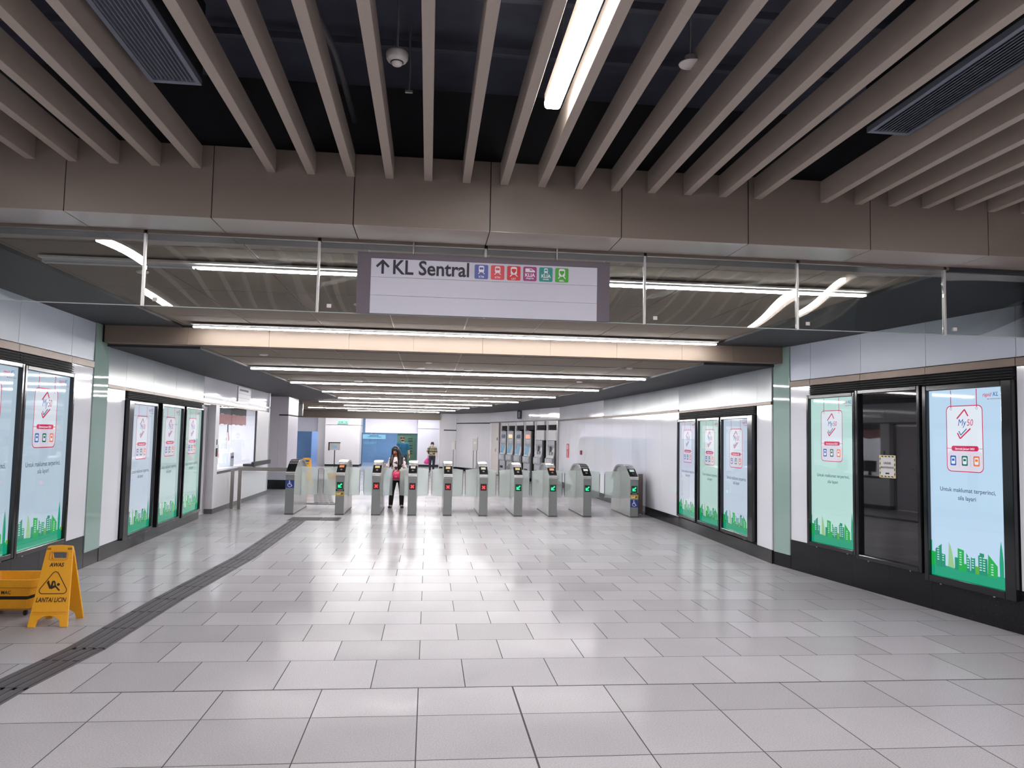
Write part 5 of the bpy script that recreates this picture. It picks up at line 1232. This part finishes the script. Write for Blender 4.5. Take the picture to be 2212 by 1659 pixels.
m = MB(); m.ell(P(0, .05, .22), (.40*hs, .45*hs, .36*hs), R); m.ell(P(0, -.45, .17), (.27*hs, .28*hs, .045*hs), R); blob('cap', m, pm('dark_red_cap', (66, 38, 44), .7, noise=(20, .1)), t, .007, 3)
m = MB(); m.ell(P(0, .14, -.02), (.37*hs, .32*hs, .28*hs), R); blob('hair', m, HAIRM, t, .007, 3)
mask(t, HC, R, hs, pm('black_mask', (30, 24, 28), .7, noise=(20, .05)))
MB().tube([(.266, -.035, .85), (.274, -.028, .835)], .034, 12).build('wrist_watch', RUBBER, t)

# second woman with a pink bag
J = dict(pelvis=(0, 0, .73), chest=(0, -.01, 1.0), neck=(0, 0, 1.135), shR=(-.15, 0, 1.075), elR=(-.205, -.0, .88), wrR=(-.085, -.16, .84), hdR=((.8, -.3, 0), (0, .4, -.8), (0, 0, 1), .45), shL=(.15, 0, 1.075), elL=(.20, .02, .86), wrL=(.235, -.04, .68), hdL=((.1, -.1, -1), (-1, 0, 0), (0, -1, 0), .35),
         hipR=(-.075, 0, .69), knR=(-.085, -.05, .39), anR=(-.085, -.02, .07), hipL=(.075, 0, .69), knL=(.085, -.02, .40), anL=(.065, .10, .085))
HC = (0, -.03, 1.255)
t, s, R, hs = person('short haired woman in a striped olive top and dark jeans at the far end', (.20, 35.2, 0), .0, 1.38, SKIN_L, J, (HC, .1, 0), 1.05)
m = MB(); m.loft([((0, 0, .72), .155, .115), ((0, 0, .86), .14, .11), ((0, -.01, 1.0), .155, .12), ((0, 0, 1.08), .145, .10), ((0, 0, 1.135), .065, .06)], 20)
for q in 'RL': chain(m, [((0, 0, 1.06), .08), (J['sh'+q], .062), (V(J['sh'+q]).lerp(V(J['el'+q]), .8), .056)])
blob('striped_top', m, stripes('olive_stripes', (166, 156, 128), (78, 80, 64), .055, .5), t, .008, 4)
m = MB(); m.ell((0, 0, .70), (.145, .11, .11))
for q in 'RL': chain(m, [((0, 0, .72), .10), (J['hip'+q], .088), (J['kn'+q], .062), (V(J['an'+q])+V((0, 0, .02)), .045)])
blob('jeans', m, pm('dark_jeans', (44, 46, 58), .8, noise=(30, .1)), t, .008, 4)
shoe(t, (-.085, -.01, 0), (-.1, -1, 0), .9, SHOE); shoe(t, (.065, .11, 0), (.1, -1, 0), .9, SHOE)
P = lambda x, y, z: tuple(V(HC)+R @ V((x*hs, y*hs, z*hs)))
m = MB(); m.ell(P(0, .05, .21), (.42*hs, .44*hs, .40*hs), R); m.ell(P(0, .17, -.05), (.43*hs, .34*hs, .38*hs), R); blob('short_hair', m, HAIRM, t, .007, 4)
mask(t, HC, R, hs, pm('white_mask', (226, 224, 226), .7, noise=(20, .03)))
g = thing('shopping_bag', 'pink carrier bag hanging at the side of the woman in the striped top', 'bag', (-.03, 35.05, .36))
m = MB(); m.loft([((0, 0, 0), .06, .05), ((-.01, 0, .04), .12, .08), ((0, 0, .12), .12, .085), ((.01, 0, .20), .08, .05), ((.03, 0, .28), .02, .02)], 18); m.build('bag_body', pm('magenta_plastic', (200, 50, 130), .4, noise=(20, .1)), g, smooth=True)
MB().tube([(.03, 0, .27), (.045, -.02, .40), (.06, -.03, .52)], .009, 8).build('handle', pm('magenta_plastic', (200, 50, 130)), g)
g = thing('shoulder_bag', 'black shoulder bag worn by the woman in the striped top', 'bag', (.045, 35.03, .82))
MB().box(-.04, .03, -.04, .03, 0, .16).build('bag_body', NIGHT, g, bevel=.015); MB().tube([(0, 0, .15), (.03, -.03, .25), (.06, -.015, .32), (.075, .08, .36)], .014, 8).build('strap', NIGHT, g)
